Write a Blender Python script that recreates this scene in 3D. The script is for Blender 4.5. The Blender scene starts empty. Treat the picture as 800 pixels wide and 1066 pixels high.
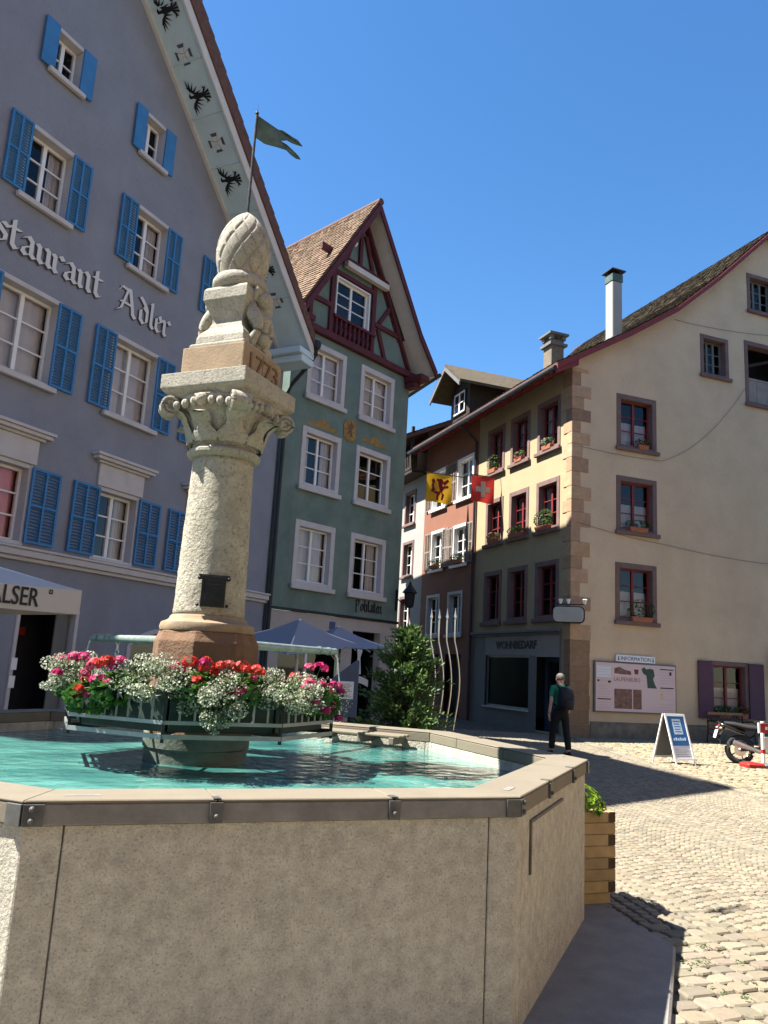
import bpy, bmesh, math, random
from mathutils import Vector, Matrix
from mathutils.geometry import delaunay_2d_cdt
R = math.radians
rnd = random.Random(7)
scene = bpy.context.scene
COL = scene.collection

# ------------------------------------------------------------------ materials
def nt(m):
    m.use_nodes = True
    n = m.node_tree
    n.nodes.clear()
    return n
def mat(name, col, rough=0.85, var=0.0, vscale=3.0, bump=0.0, bscale=30.0, spec=0.3, metal=0.0, stain=0.0, sscale=0.8,
        tint=False, stain_col=None, bdist=0.02, detail=6.0, streak=False, pits=0.0, pscale=90.0):
    """plain procedural surface: base colour, fine variation, soft stains, bump; tint multiplies a per-piece colour attribute"""
    m = bpy.data.materials.new(name); t = nt(m); N = t.nodes; L = t.links
    out = N.new('ShaderNodeOutputMaterial'); b = N.new('ShaderNodeBsdfPrincipled'); L.new(b.outputs[0], out.inputs[0])
    b.inputs['Roughness'].default_value = rough; b.inputs['Specular IOR Level'].default_value = spec; b.inputs['Metallic'].default_value = metal
    tc = N.new('ShaderNodeTexCoord'); src = tc.outputs['Object']
    rgb = N.new('ShaderNodeRGB'); rgb.outputs[0].default_value = (*col, 1); cur = rgb.outputs[0]
    def mix(a, c, f, mode='MIX'):
        x = N.new('ShaderNodeMix'); x.data_type = 'RGBA'; x.blend_type = mode
        if isinstance(f, float): x.inputs[0].default_value = f
        else: L.new(f, x.inputs[0])
        for i, s in ((6, a), (7, c)):
            if isinstance(s, tuple): x.inputs[i].default_value = s
            else: L.new(s, x.inputs[i])
        return x.outputs[2]
    def noise(scale, det=6.0, vec=None, rg=0.6):
        n = N.new('ShaderNodeTexNoise'); n.inputs['Scale'].default_value = scale; n.inputs['Detail'].default_value = det
        n.inputs['Roughness'].default_value = rg; L.new(vec or src, n.inputs['Vector']); return n
    def ramp(s, a, c):
        r = N.new('ShaderNodeMapRange'); r.inputs[1].default_value = a; r.inputs[2].default_value = c; L.new(s, r.inputs[0]); return r.outputs[0]
    if var:
        n = noise(vscale); k = ramp(n.outputs['Fac'], 0.3, 0.7)
        lo = tuple(max(0, c * (1 - var)) for c in col) + (1,); hi = tuple(min(1, c * (1 + var)) for c in col) + (1,)
        cur = mix(lo, hi, k)
    if stain:
        vec = src
        if streak:
            mp = N.new('ShaderNodeMapping'); mp.inputs['Scale'].default_value = (1, 1, 0.18); L.new(src, mp.inputs[0]); vec = mp.outputs[0]
        n = noise(sscale, 8.0, vec, 0.68); k = ramp(n.outputs['Fac'], 0.5, 0.72)
        sc = stain_col or tuple(c * 0.45 for c in col)
        mm = N.new('ShaderNodeMath'); mm.operation = 'MULTIPLY'; mm.inputs[1].default_value = stain; L.new(k, mm.inputs[0])
        cur = mix(cur, (*sc, 1), mm.outputs[0])
    if pits:
        n = noise(pscale, 5.0, None, .7); k = ramp(n.outputs['Fac'], .47, .36); mm = N.new('ShaderNodeMath'); mm.operation = 'MULTIPLY'; mm.inputs[1].default_value = pits; L.new(k, mm.inputs[0])
        cur = mix(cur, tuple(c * .35 for c in col) + (1,), mm.outputs[0])
        n = noise(pscale * .8, 4.0, None, .6); k = ramp(n.outputs['Fac'], .56, .68); mm = N.new('ShaderNodeMath'); mm.operation = 'MULTIPLY'; mm.inputs[1].default_value = pits * .6; L.new(k, mm.inputs[0])
        cur = mix(cur, tuple(min(1, c * 1.45) for c in col) + (1,), mm.outputs[0])
    if tint:
        a = N.new('ShaderNodeAttribute'); a.attribute_name = 'tint'
        cur = mix(cur, a.outputs['Color'], 1.0, 'MULTIPLY')
    L.new(cur, b.inputs['Base Color'])
    if bump:
        n = noise(bscale, detail, None, 0.65)
        bm = N.new('ShaderNodeBump'); bm.inputs['Strength'].default_value = bump; bm.inputs['Distance'].default_value = bdist
        L.new(n.outputs['Fac'], bm.inputs['Height']); L.new(bm.outputs[0], b.inputs['Normal'])
    return m
def leafmat(name, col, trans=0.35, tint=True, rough=0.55):
    m = bpy.data.materials.new(name); t = nt(m); N = t.nodes; L = t.links
    out = N.new('ShaderNodeOutputMaterial'); b = N.new('ShaderNodeBsdfPrincipled'); tr = N.new('ShaderNodeBsdfTranslucent'); mx = N.new('ShaderNodeMixShader')
    b.inputs['Roughness'].default_value = rough; b.inputs['Specular IOR Level'].default_value = 0.3; mx.inputs[0].default_value = trans
    rgb = N.new('ShaderNodeRGB'); rgb.outputs[0].default_value = (*col, 1); a = N.new('ShaderNodeAttribute'); a.attribute_name = 'tint'
    x = N.new('ShaderNodeMix'); x.data_type = 'RGBA'; x.blend_type = 'MULTIPLY'; x.inputs[0].default_value = 1.0
    L.new(rgb.outputs[0], x.inputs[6]); L.new(a.outputs['Color'], x.inputs[7])
    for s in (b.inputs['Base Color'], tr.inputs[0]): L.new(x.outputs[2], s)
    L.new(b.outputs[0], mx.inputs[1]); L.new(tr.outputs[0], mx.inputs[2]); L.new(mx.outputs[0], out.inputs[0])
    return m
def glassmat(name, tintc=(1, 1, 1), wob=0.03):
    m = bpy.data.materials.new(name); t = nt(m); N = t.nodes; L = t.links
    out = N.new('ShaderNodeOutputMaterial'); tr = N.new('ShaderNodeBsdfTransparent'); g = N.new('ShaderNodeBsdfGlossy'); mx = N.new('ShaderNodeMixShader'); fr = N.new('ShaderNodeFresnel')
    tr.inputs[0].default_value = (*tintc, 1); g.inputs['Roughness'].default_value = 0.02; fr.inputs[0].default_value = 1.5
    tc = N.new('ShaderNodeTexCoord'); n = N.new('ShaderNodeTexNoise'); n.inputs['Scale'].default_value = 2.0; L.new(tc.outputs['Object'], n.inputs[0])
    bm = N.new('ShaderNodeBump'); bm.inputs['Strength'].default_value = wob; L.new(n.outputs['Fac'], bm.inputs['Height']); L.new(bm.outputs[0], g.inputs['Normal'])
    L.new(fr.outputs[0], mx.inputs[0]); L.new(tr.outputs[0], mx.inputs[1]); L.new(g.outputs[0], mx.inputs[2]); L.new(mx.outputs[0], out.inputs[0])
    return m

M = {}
M['blue_plaster'] = mat('lilac plaster', (.222, .236, .275), .9, .09, 1.3, .25, 60, stain=.55, sscale=.7, stain_col=(0.2024, 0.1936, 0.2288), streak=True, pits=.14, pscale=14)
M['green_plaster'] = mat('green plaster', (.135, .19, .17), .9, .22, 1.3, .35, 40, stain=.5, sscale=.9, stain_col=(.24, .25, .19), streak=True, pits=.14, pscale=14)
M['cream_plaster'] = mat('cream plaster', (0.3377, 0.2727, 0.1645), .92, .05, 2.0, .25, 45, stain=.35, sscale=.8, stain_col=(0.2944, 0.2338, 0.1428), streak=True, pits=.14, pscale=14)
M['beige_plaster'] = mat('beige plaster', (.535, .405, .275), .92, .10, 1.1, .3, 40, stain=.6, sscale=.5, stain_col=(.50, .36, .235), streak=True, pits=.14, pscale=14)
M['red_plaster'] = mat('red plaster', (0.2191, 0.0976, 0.06374), .92, .06, 2.0, .25, 45, stain=.3, sscale=.9, stain_col=(0.1873, 0.08368, 0.05578), streak=True, pits=.14, pscale=14)
M['white_plaster'] = mat('white plaster', (0.2911, 0.283, 0.2668), .92, .04, 2.0, .2, 45, stain=.25, sscale=.9, stain_col=(0.2344, 0.2264, 0.2102), streak=True)
M['base_plaster'] = mat('grey ground floor plaster', (.40, .36, .33), .92, .06, 2.0, .2, 45, stain=.3)
M['pale_stone'] = mat('pale painted stone', (.50, .475, .47), .85, .06, 3, .1, 40, stain=.25, sscale=2.0)
M['purple_stone'] = mat('reddish stone surround', (0.1575, 0.1013, 0.09375), .9, .15, 4, .2, 40, stain=.3)
M['quoin'] = mat('sandstone quoin', (.42, .265, .165), .95, .15, 6, .45, 30, tint=True, stain=.3, sscale=2)
M['white_paint'] = mat('white painted wood', (.74, .73, .71), .5, .03, 5)
M['red_paint'] = mat('dark red painted wood', (0.18, 0.0252, 0.027), .55, .1, 5)
M['maroon_wood'] = mat('maroon timber', (.085, .018, .024), .7, .2, 5, .2, 30)
M['violet_paint'] = mat('violet painted shutter', (.085, .03, .055), .6, .1, 5)
M['blue_paint'] = mat('blue shutter paint', (.042, .18, .39), .55, .12, 4, .1, 30, stain=.2, stain_col=(.06, .22, .42))
M['grey_shutter'] = mat('weathered grey shutter', (0.2352, 0.2016, 0.1792), .8, .15, 5)
M['soffit_blue'] = mat('pale blue eaves boards', (.48, .60, .65), .8, .08, 1.5, .1, 30, stain=.35, sscale=1.2, stain_col=(.38, .50, .53))
M['cream_board'] = mat('pale eaves board', (.55, .52, .48), .8, .08, 3)
M['black_paint'] = mat('black paint', (.012, .012, .015), .6)
M['iron'] = mat('dark iron', (.03, .032, .035), .55, .3, 8, .2, 40, metal=.6)
M['lead'] = mat('dull zinc', (.24, .245, .245), .5, .2, 5, metal=.5)
M['clamp'] = mat('grey iron clamp', (.085, .085, .083), .55, .3, 20, metal=.3)
M['maroon_eave'] = mat('red brown eaves paint', (.17, .028, .032), .6, .15, 5)
M['steel'] = mat('bright steel', (.62, .62, .6), .28, .05, 8, metal=1.0)
M['pipe'] = mat('dark downpipe', (.02, .022, .03), .5, .2, 5)
M['tile_sun'] = mat('beaver tail roof tile', (0.1628, 0.1071, 0.0664), .9, .2, 12, .3, 60, tint=True, stain=.4, sscale=2.5, stain_col=(0.1285, 0.09853, 0.05998))
M['tile_moss'] = mat('mossy roof tile', (0.07667, 0.05942, 0.03834), .95, .25, 6, .4, 40, tint=True, stain=.7, sscale=1.4, stain_col=(0.06134, 0.05559, 0.02683))
M['tile_dark'] = mat('dark brown roof edge tile', (.12, .06, .045), .9, .25, 8, .3, 40, tint=True)
M['room'] = mat('dark room wall', (.028, .027, .03), .95)
M['room_warm'] = mat('dim warm room wall', (.16, .05, .04), .95)
M['curtain'] = mat('net curtain', (.50, .48, .50), .95, .06, 3)
M['curtain_pink'] = mat('pink blind', (.62, .24, .25), .95, .05, 3)
M['glass'] = glassmat('window glass')
M['frame_grey'] = mat('grey shopfront paint', (.135, .135, .13), .7, .05, 3)
M['letter_white'] = mat('off white lettering', (.62, .61, .60), .8)
M['letter_dark'] = mat('dark lettering edge', (.085, .083, .10), .8)
M['ochre'] = mat('ochre facade painting', (.30, .19, .06), .9, .4, 14, stain=.6, sscale=9, stain_col=(.09, .06, .03))
M['timber_dark'] = mat('dark timber', (.035, .025, .02), .8, .3, 6, .3, 30)

GX = 0.0
# fountain stones
M['shell_stone'] = mat('grey shell limestone', (.40, .372, .305), .95, .22, 16, .9, 55, stain=.4, sscale=2.2, stain_col=(.33, .30, .24), bdist=.012, pits=.7, pscale=105, streak=True)
M['rim_top'] = mat('pale worn rim stone', (0.1559, 0.1336, 0.09836), .9, .1, 6, .35, 60, stain=.4, sscale=3, stain_col=(0.1226, 0.1002, 0.07054), bdist=.006)
M['rim_face'] = mat('dark rim stone', (.175, .165, .15), .9, .25, 9, .5, 50, stain=.5, sscale=5, stain_col=(.12, .11, .10), bdist=.006)
M['column'] = mat('pale carved limestone', (.34, .312, .245), .95, .2, 9, .9, 38, stain=.6, sscale=3.2, stain_col=(0.216, 0.2, 0.152), bdist=.02, pits=.7, pscale=40)
M['carved'] = mat('weathered carved stone', (.305, .285, .235), .95, .22, 10, .7, 60, stain=.6, sscale=5, stain_col=(0.164, 0.1558, 0.1189), bdist=.01, pits=.7, pscale=60)
M['sandstone'] = mat('ochre sandstone block', (.25, .185, .12), .95, .2, 8, .5, 50, stain=.5, sscale=3.5, stain_col=(0.1944, 0.1296, 0.07776), bdist=.008)
M['redstone'] = mat('reddish sandstone pedestal', (0.1625, 0.09563, 0.05737), .95, .25, 8, .8, 40, stain=.6, sscale=4, stain_col=(0.09563, 0.06458, 0.04304), bdist=.012)
M['wetstone'] = mat('wet algae stone', (.085, .10, .08), .5, .3, 6, .4, 30, spec=.5, stain=.4, stain_col=(.04, .065, .05))
M['basin_inside'] = mat('pale blue basin lining', (.26, .36, .34), .8, .15, 4, .2, 30, stain=.5, sscale=3, stain_col=(.16, .2, .16))
M['verdigris'] = mat('patinated copper', (0.08, 0.124, 0.104), .6, .35, 9, .2, 40, metal=.3, stain=.5, sscale=5, stain_col=(0.04, 0.056, 0.048))
M['trough'] = mat('dark green trough', (.028, .042, .036), .6, .3, 9, stain=.5, sscale=5)
M['spout'] = mat('patinated spout', (.21, .27, .24), .4, .3, 10, metal=.35)

# ------------------------------------------------------------------ mesh builder
class MB:
    def __init__(s, T=None): s.V = []; s.F = []; s.C = []; s.T = T
    def add(s, vs, fs, c=(1, 1, 1)):
        n = len(s.V); s.V += [tuple(v) for v in vs]; s.C += [c] * len(vs); s.F += [tuple(i + n for i in f) for f in fs]; return s
    def box(s, x0, x1, y0, y1, z0, z1, c=(1, 1, 1)):
        vs = [(x, y, z) for z in (z0, z1) for y in (y0, y1) for x in (x0, x1)]
        return s.add(vs, [(0, 2, 3, 1), (4, 5, 7, 6), (0, 1, 5, 4), (2, 6, 7, 3), (0, 4, 6, 2), (1, 3, 7, 5)], c)
    def obox(s, c0, ax, ay, az, col=(1, 1, 1)):
        c0 = Vector(c0); ax, ay, az = Vector(ax), Vector(ay), Vector(az)
        vs = [c0 + ax * i + ay * j + az * k for k in (-.5, .5) for j in (-.5, .5) for i in (-.5, .5)]
        return s.add(vs, [(0, 2, 3, 1), (4, 5, 7, 6), (0, 1, 5, 4), (2, 6, 7, 3), (0, 4, 6, 2), (1, 3, 7, 5)], col)
    def bar(s, a, b, w, h, up=(0, 0, 1), col=(1, 1, 1)):
        a, b, up = Vector(a), Vector(b), Vector(up); d = b - a; n = d.cross(up)
        n = n.normalized() if n.length > 1e-6 else Vector((1, 0, 0)); u = n.cross(d).normalized()
        return s.obox((a + b) / 2, d, n * w, u * h, col)
    def prism(s, poly, a0, a1, axis='z', c=(1, 1, 1)):
        """closed 2-D outline extruded between a0 and a1; axis z: (x,y), axis y: (x,z), axis x: (y,z)"""
        n = len(poly)
        def P(p, a): return (p[0], p[1], a) if axis == 'z' else ((p[0], a, p[1]) if axis == 'y' else (a, p[0], p[1]))
        vs = [P(p, a0) for p in poly] + [P(p, a1) for p in poly]
        fs = [tuple(range(n))[::-1], tuple(range(n, 2 * n))] + [(i, (i + 1) % n, n + (i + 1) % n, n + i) for i in range(n)]
        return s.add(vs, fs, c)
    def tube(s, path, r, n=8, c=(1, 1, 1), cap=True):
        path = [Vector(p) for p in path]; rr = r if isinstance(r, (list, tuple)) else [r] * len(path); vs = []; fs = []
        up = Vector((0, 0, 1))
        for i, p in enumerate(path):
            d = (path[min(i + 1, len(path) - 1)] - path[max(i - 1, 0)]).normalized()
            u = d.cross(up) if abs(d.dot(up)) < .98 else d.cross(Vector((1, 0, 0)))
            u.normalize(); w = d.cross(u)
            vs += [p + (u * math.cos(2 * math.pi * k / n) + w * math.sin(2 * math.pi * k / n)) * rr[i] for k in range(n)]
        for i in range(len(path) - 1):
            fs += [(i * n + k, i * n + (k + 1) % n, (i + 1) * n + (k + 1) % n, (i + 1) * n + k) for k in range(n)]
        if cap: fs += [tuple(range(n))[::-1], tuple(range((len(path) - 1) * n, len(path) * n))]
        return s.add(vs, fs, c)
    def lathe(s, prof, n=32, c0=(0, 0), rot=0.0, c=(1, 1, 1), wob=0.0):
        vs = []; fs = []
        for (r_, z) in prof:
            vs += [(c0[0] + r_ * math.cos(rot + 2 * math.pi * k / n), c0[1] + r_ * math.sin(rot + 2 * math.pi * k / n), z) for k in range(n)]
        m = len(prof)
        for i in range(m - 1): fs += [(i * n + k, i * n + (k + 1) % n, (i + 1) * n + (k + 1) % n, (i + 1) * n + k) for k in range(n)]
        fs += [tuple(range(n))[::-1], tuple(range((m - 1) * n, m * n))]
        return s.add(vs, fs, c)
    def loft(s, rings, c=(1, 1, 1)):
        n = len(rings[0]); vs = [p for r_ in rings for p in r_]; fs = []
        for i in range(len(rings) - 1): fs += [(i * n + k, i * n + (k + 1) % n, (i + 1) * n + (k + 1) % n, (i + 1) * n + k) for k in range(n)]
        fs += [tuple(range(n))[::-1], tuple(range((len(rings) - 1) * n, len(rings) * n))]
        return s.add(vs, fs, c)
    def ball(s, c0, r, n=10, m=6, col=(1, 1, 1)):
        rx, ry, rz = (r, r, r) if not isinstance(r, (tuple, list)) else r
        rings = []
        for i in range(m + 1):
            a = -math.pi / 2 + math.pi * (i * .96 + .02 * m) / m
            rings.append([(c0[0] + rx * math.cos(a) * math.cos(2 * math.pi * k / n), c0[1] + ry * math.cos(a) * math.sin(2 * math.pi * k / n), c0[2] + rz * math.sin(a)) for k in range(n)])
        return s.loft(rings, col)
    def text(s, body, size, T=None, extrude=.004, bold=0.0, align='LEFT', sx=1.0):
        cu = bpy.data.curves.new('lettering', 'FONT'); cu.body = body; cu.size = size; cu.extrude = extrude; cu.offset = bold; cu.align_x = align; cu.resolution_u = 3
        o = bpy.data.objects.new('lettering', cu); COL.objects.link(o); dg = bpy.context.evaluated_depsgraph_get(); dg.update()
        me = bpy.data.meshes.new_from_object(o.evaluated_get(dg))
        # glyph plane (x, y) -> facade plane (x, z), thickness towards -y
        vs = [Vector((v.co.x * sx, -v.co.z, v.co.y)) for v in me.vertices]
        if T is not None: vs = [T @ v for v in vs]
        s.add(vs, [tuple(p.vertices) for p in me.polygons])
        bpy.data.objects.remove(o); bpy.data.curves.remove(cu); bpy.data.meshes.remove(me); return s
    def build(s, name, material, parent=None, bevel=0.0, seg=1, smooth=False, subdiv=0, recalc=True):
        me = bpy.data.meshes.new(name)
        V = [s.T @ Vector(v) for v in s.V] if s.T is not None else s.V
        me.from_pydata([tuple(v) for v in V], [], s.F)
        at = me.attributes.new('tint', 'FLOAT_COLOR', 'POINT')
        at.data.foreach_set('color', [x for c in s.C for x in (c[0], c[1], c[2], 1.0)])
        bm = bmesh.new(); bm.from_mesh(me)
        if recalc: bmesh.ops.recalc_face_normals(bm, faces=bm.faces)
        if bevel:
            es = [e for e in bm.edges if len(e.link_faces) == 2 and e.calc_face_angle(0) > .35]
            bmesh.ops.bevel(bm, geom=es, offset=bevel, segments=seg, profile=.6, affect='EDGES', clamp_overlap=True)
        bm.to_mesh(me); bm.free()
        if smooth: me.polygons.foreach_set('use_smooth', [True] * len(me.polygons))
        me.materials.append(material)
        o = bpy.data.objects.new(name, me); COL.objects.link(o)
        if parent is not None: o.parent = parent
        if smooth and smooth != 'all':
            try:
                me.set_sharp_from_angle(angle=R(38))
            except Exception: pass
        if subdiv:
            md = o.modifiers.new('s', 'SUBSURF'); md.levels = md.render_levels = subdiv
        return o
def thing(name, label, cat, loc=(0, 0, 0), rz=0.0, group=None):
    o = bpy.data.objects.new(name, None); COL.objects.link(o); o.location = loc; o.rotation_euler = (0, 0, rz); o.empty_display_size = .2
    o['label'] = label; o['category'] = cat
    if group: o['group'] = group
    return o
def tag(o, label, cat, group=None):
    o['label'] = label; o['category'] = cat
    if group: o['group'] = group
    return o
def struct(o, kind='structure'): o['kind'] = kind; return o
def azx(az):            # z rotation that lays local +x along compass azimuth az (degrees, clockwise from +Y)
    return R(90 - az)
def tcol(lo=.8, hi=1.2, hue=.06):
    k = rnd.uniform(lo, hi); return (k * (1 + rnd.uniform(-hue, hue)), k, k * (1 + rnd.uniform(-hue, hue)))

def wall_sheet(outline, holes, T, name, material, parent, y=0.0):
    """flat wall with real openings: outline (x,z) list, holes (x0,x1,z0,z1)"""
    pts = [Vector(p) for p in outline]; n = len(pts); ed = [(i, (i + 1) % n) for i in range(n)]
    for (a, b, c, d) in holes:
        k = len(pts); pts += [Vector((a, c)), Vector((b, c)), Vector((b, d)), Vector((a, d))]; ed += [(k, k + 1), (k + 1, k + 2), (k + 2, k + 3), (k + 3, k)]
    vs, _, fs, *_r = delaunay_2d_cdt(pts, ed, [], 1, 1e-5)
    keep = []
    for f in fs:
        cx = sum(vs[i].x for i in f) / len(f); cz = sum(vs[i].y for i in f) / len(f)
        if not any(a < cx < b and c < cz < d for (a, b, c, d) in holes): keep.append(tuple(f))
    mb = MB(T); mb.add([(v.x, y, v.y) for v in vs], keep)
    return mb.build(name, material, parent)

def louvre_shutter(mb, x0, x1, z0, z1, y0, cols=2, th=.035):
    """framed shutter leaf with tilted slats, standing against the wall"""
    ya, yb = y0 - th, y0; st = .045
    xs = [x0 + (x1 - x0) * i / cols for i in range(cols + 1)]
    for i, x in enumerate(xs):
        a = x - st / 2 if 0 < i < cols else (x if i == 0 else x - st); mb.box(a, a + st, ya, yb, z0, z1)
    zs = [z0, (z0 + z1) / 2 - st / 2, z1 - st]
    for i in range(cols):
        a, b = xs[i] + (st if i == 0 else st / 2), xs[i + 1] - (st if i == cols - 1 else st / 2)
        for z in zs: mb.box(a, b, ya + .002, yb, z, z + st)
        for (za, zb) in ((z0 + st, zs[1]), (zs[1] + st, zs[2])):
            k = max(4, int((zb - za) / .055)); h = (zb - za) / k
            for q in range(k):
                zc = za + (q + .5) * h
                mb.obox(((a + b) / 2, ya + th * .55, zc), (b - a, 0, 0), (0, .022, -.018), (0, .006, .008))

def window(parent, T, x0, x1, z0, z1, sur, bars, f=(.09, .09, .10), depth=.2, cols=2, rows=3, proud=.02, curtain='net', room='room',
           shutters=None, shmat=None, sill=True, frame=True, open_leaf=False, sh_skip=(), flat_shutter=False, curtain_part=1.0):
    fs_, ft, fb = f
    sm = MB(T); ins = .002
    sm.box(x0, x0 + fs_, -proud, depth, z0, z1); sm.box(x1 - fs_, x1, -proud, depth, z0, z1)
    sm.box(x0 + fs_, x1 - fs_, -proud, depth, z1 - ft, z1); sm.box(x0 + fs_, x1 - fs_, -proud, depth, z0, z0 + fb)
    w = sm.build('window', sur, parent, bevel=.008)
    a, b, c, d = x0 + fs_, x1 - fs_, z0 + fb, z1 - ft
    if sill:
        MB(T).box(x0 - .06, x1 + .06, -proud - .09, -proud + .0, z0 - .07, z0 + fb * .35).build('sill', sur, w, bevel=.01)
    # recess behind the opening: five faces
    D = .75; rm = MB(T); yb = depth
    rm.add([(a - .2, yb + .001, c - .2), (b + .2, yb + .001, c - .2), (b + .2, yb + .001, d + .2), (a - .2, yb + .001, d + .2),
            (a - .2, yb + D, c - .2), (b + .2, yb + D, c - .2), (b + .2, yb + D, d + .2), (a - .2, yb + D, d + .2)],
           [(4, 5, 6, 7), (0, 1, 5, 4), (1, 2, 6, 5), (2, 3, 7, 6), (3, 0, 4, 7)])
    rm.build('recess', M[room], w)
    yg = depth - .055
    if frame:
        fm = MB(T); t = .05
        fm.box(a, a + t, yg - .03, yg + .03, c, d); fm.box(b - t, b, yg - .03, yg + .03, c, d)
        fm.box(a + t, b - t, yg - .03, yg + .03, c, c + t); fm.box(a + t, b - t, yg - .03, yg + .03, d - t, d)
        cw = (b - a - 2 * t) / cols
        for i in range(1, cols): fm.box(a + t + cw * i - .04, a + t + cw * i + .04, yg - .035, yg + .03, c + t, d - t)
        rh = (d - c - 2 * t) / rows
        for i in range(cols):
            xa = a + t + cw * i + (.04 if i else 0); xb = a + t + cw * (i + 1) - (.04 if i < cols - 1 else 0)
            for j in range(1, rows): fm.box(xa, xb, yg - .018, yg + .018, c + t + rh * j - .014, c + t + rh * j + .014)
        fm.build('frame', bars, w)
        MB(T).add([(a + .01, yg + .004, c + .01), (b - .01, yg + .004, c + .01), (b - .01, yg + .004, d - .01), (a + .01, yg + .004, d - .01)], [(0, 1, 2, 3)]).build('pane', M['glass'], w, recalc=False)
    if curtain:
        def drape(xa, xb, za, zb, m):
            k = 24; vs = []; ph = rnd.uniform(0, 6)
            for i in range(k + 1):
                x = xa + (xb - xa) * i / k; y = yg + .11 + .018 * math.sin(i * 1.35 + ph) + .01 * math.sin(i * .5 + ph * 2)
                vs += [(x, y, za), (x, y, zb)]
            MB(T).add(vs, [(2 * i, 2 * i + 2, 2 * i + 3, 2 * i + 1) for i in range(k)]).build('curtain', m, w, smooth='all')
        if curtain == 'net': drape(a, b, c, c + (d - c) * curtain_part, M['curtain'])
        elif curtain == 'pair':
            q = (b - a) * .3; drape(a, a + q, c, d, M['curtain']); drape(b - q, b, c, d, M['curtain'])
        elif curtain == 'pink': drape(a, b, c, d, M['curtain_pink'])
        elif curtain == 'low': drape(a, b, c, c + (d - c) * .55, M['curtain'])
    if shutters:
        for k, (sa, sb) in enumerate(shutters):
            if k in sh_skip: continue
            mb = MB(T)
            if flat_shutter: mb.box(sa, sb, -.075, -.04, z0 + .02, z1 - .02)
            else: louvre_shutter(mb, sa, sb, z0 + .06, z1 - .04, -.035)
            mb.build('shutter', shmat, w)
    return w

def tiled_slope(p00, p10, p01, p11, du, dv, name, material, parent, T=None, lift=.03):
    """courses of single round-ended tiles over a (slightly twisted) slope; p00-p10 eave, p01-p11 ridge"""
    p00, p10, p01, p11 = map(Vector, (p00, p10, p01, p11)); mb = MB(T)
    nu = max(2, int((p10 - p00).length / du)); nv = max(2, int((p01 - p00).length / dv))
    nrm = (p10 - p00).cross(p01 - p00).normalized()
    if nrm.z < 0: nrm = -nrm
    def P(u, v): return (p00 * (1 - u) + p10 * u) * (1 - v) + (p01 * (1 - u) + p11 * u) * v
    for j in range(nv):
        off = .5 * (j % 2)
        for i in range(-1, nu + 1):
            u0, u1 = (i + off) / nu, (i + 1 + off) / nu; u0, u1 = max(0, u0), min(1, u1)
            if u1 - u0 < .2 / nu: continue
            v0, v1 = j / nv, min(1, (j + 1.25) / nv); um = (u0 + u1) / 2; g = (u1 - u0) * .03
            l0 = lift + rnd.uniform(-.006, .01); vb = v0 - .25 / nv * 0
            a, b = P(u0 + g, v0 + .12 / nv), P(u1 - g, v0 + .12 / nv); mid = P(um, v0 - .04 / nv)
            c, d = P(u1 - g, v1), P(u0 + g, v1); n1 = nrm * l0; n2 = nrm * (lift * .15)
            vs = [a + n1, mid + n1, b + n1, c + n2, d + n2, a, mid, b]
            mb.add(vs, [(0, 1, 2, 3, 4), (5, 6, 1, 0), (6, 7, 2, 1)], tcol(.62, 1.3, .09))
    return mb.build(name, material, parent)

# ------------------------------------------------------------------ ground and paving
CAM = Vector((0, 0, 1.6))
def ngon_sheet(name, poly, z, material):
    mb = MB(); mb.add([(x, y, z) for x, y in poly], [tuple(range(len(poly)))]); return struct(mb.build(name, material))
M['joint'] = mat('sandy dirt between stones', (0.084, 0.0735, 0.05775), .98, .3, 4, .5, 60)
M['sett'] = mat('worn granite sett', (0.1821, 0.1561, 0.1135), .85, .12, 25, .35, 90, tint=True, stain=.3, sscale=1.1, stain_col=(0.1419, 0.1206, 0.08748), bdist=.006)
M['pebble'] = mat('yellowish pebble stone', (0.218, 0.1816, 0.1211), .9, .2, 20, .3, 80, tint=True, stain=.4, sscale=1.5, stain_col=(0.1163, 0.1066, 0.05814))
M['slab'] = mat('grey concrete slab', (.19, .18, .165), .95, .15, 6, .5, 70, stain=.5, sscale=2.5, stain_col=(.13, .125, .12), bdist=.008)
M['kerb'] = mat('pale gutter stone', (0.187, 0.1612, 0.1191), .9, .15, 6, .3, 50, tint=True)
ngon_sheet('ground', [(-400, -400), (400, -400), (400, 400), (-400, 400)], 0.0, M['joint'])
def paved_sheet():
    m = bpy.data.materials.new('distant sett paving'); t = nt(m); N = t.nodes; L = t.links
    out = N.new('ShaderNodeOutputMaterial'); b = N.new('ShaderNodeBsdfPrincipled'); L.new(b.outputs[0], out.inputs[0]); b.inputs['Roughness'].default_value = .9
    tc = N.new('ShaderNodeTexCoord'); br = N.new('ShaderNodeTexBrick'); L.new(tc.outputs['Object'], br.inputs['Vector'])
    br.inputs['Color1'].default_value = (.19, .16, .115, 1); br.inputs['Color2'].default_value = (.16, .137, .10, 1); br.inputs['Mortar'].default_value = (.09, .078, .06, 1)
    br.inputs['Scale'].default_value = 1.0; br.inputs['Brick Width'].default_value = .16; br.inputs['Row Height'].default_value = .12; br.inputs['Mortar Size'].default_value = .008
    L.new(br.outputs['Color'], b.inputs['Base Color']); return m
M['paved'] = paved_sheet()
ngon_sheet('square_paving', [(-14, -14), (13, -14), (13, 2.45), (1.3, 2.45), (.4, 1.5), (-1.6, 2.2), (-4.0, 3.2), (-4.9, 5.8), (-4.9, 9.0), (-14, 9.0)], .006, M['paved'])
def gutter_x(y):
    P = [(4, 7.6), (9, 6.6), (12.5, 6.02), (16, 5.6), (20.3, 5.62), (30, 5.7)]
    for (a, xa), (b, xb) in zip(P, P[1:]):
        if y <= b: return xa + (xb - xa) * max(0, (y - a)) / (b - a)
    return P[-1][1]
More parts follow.
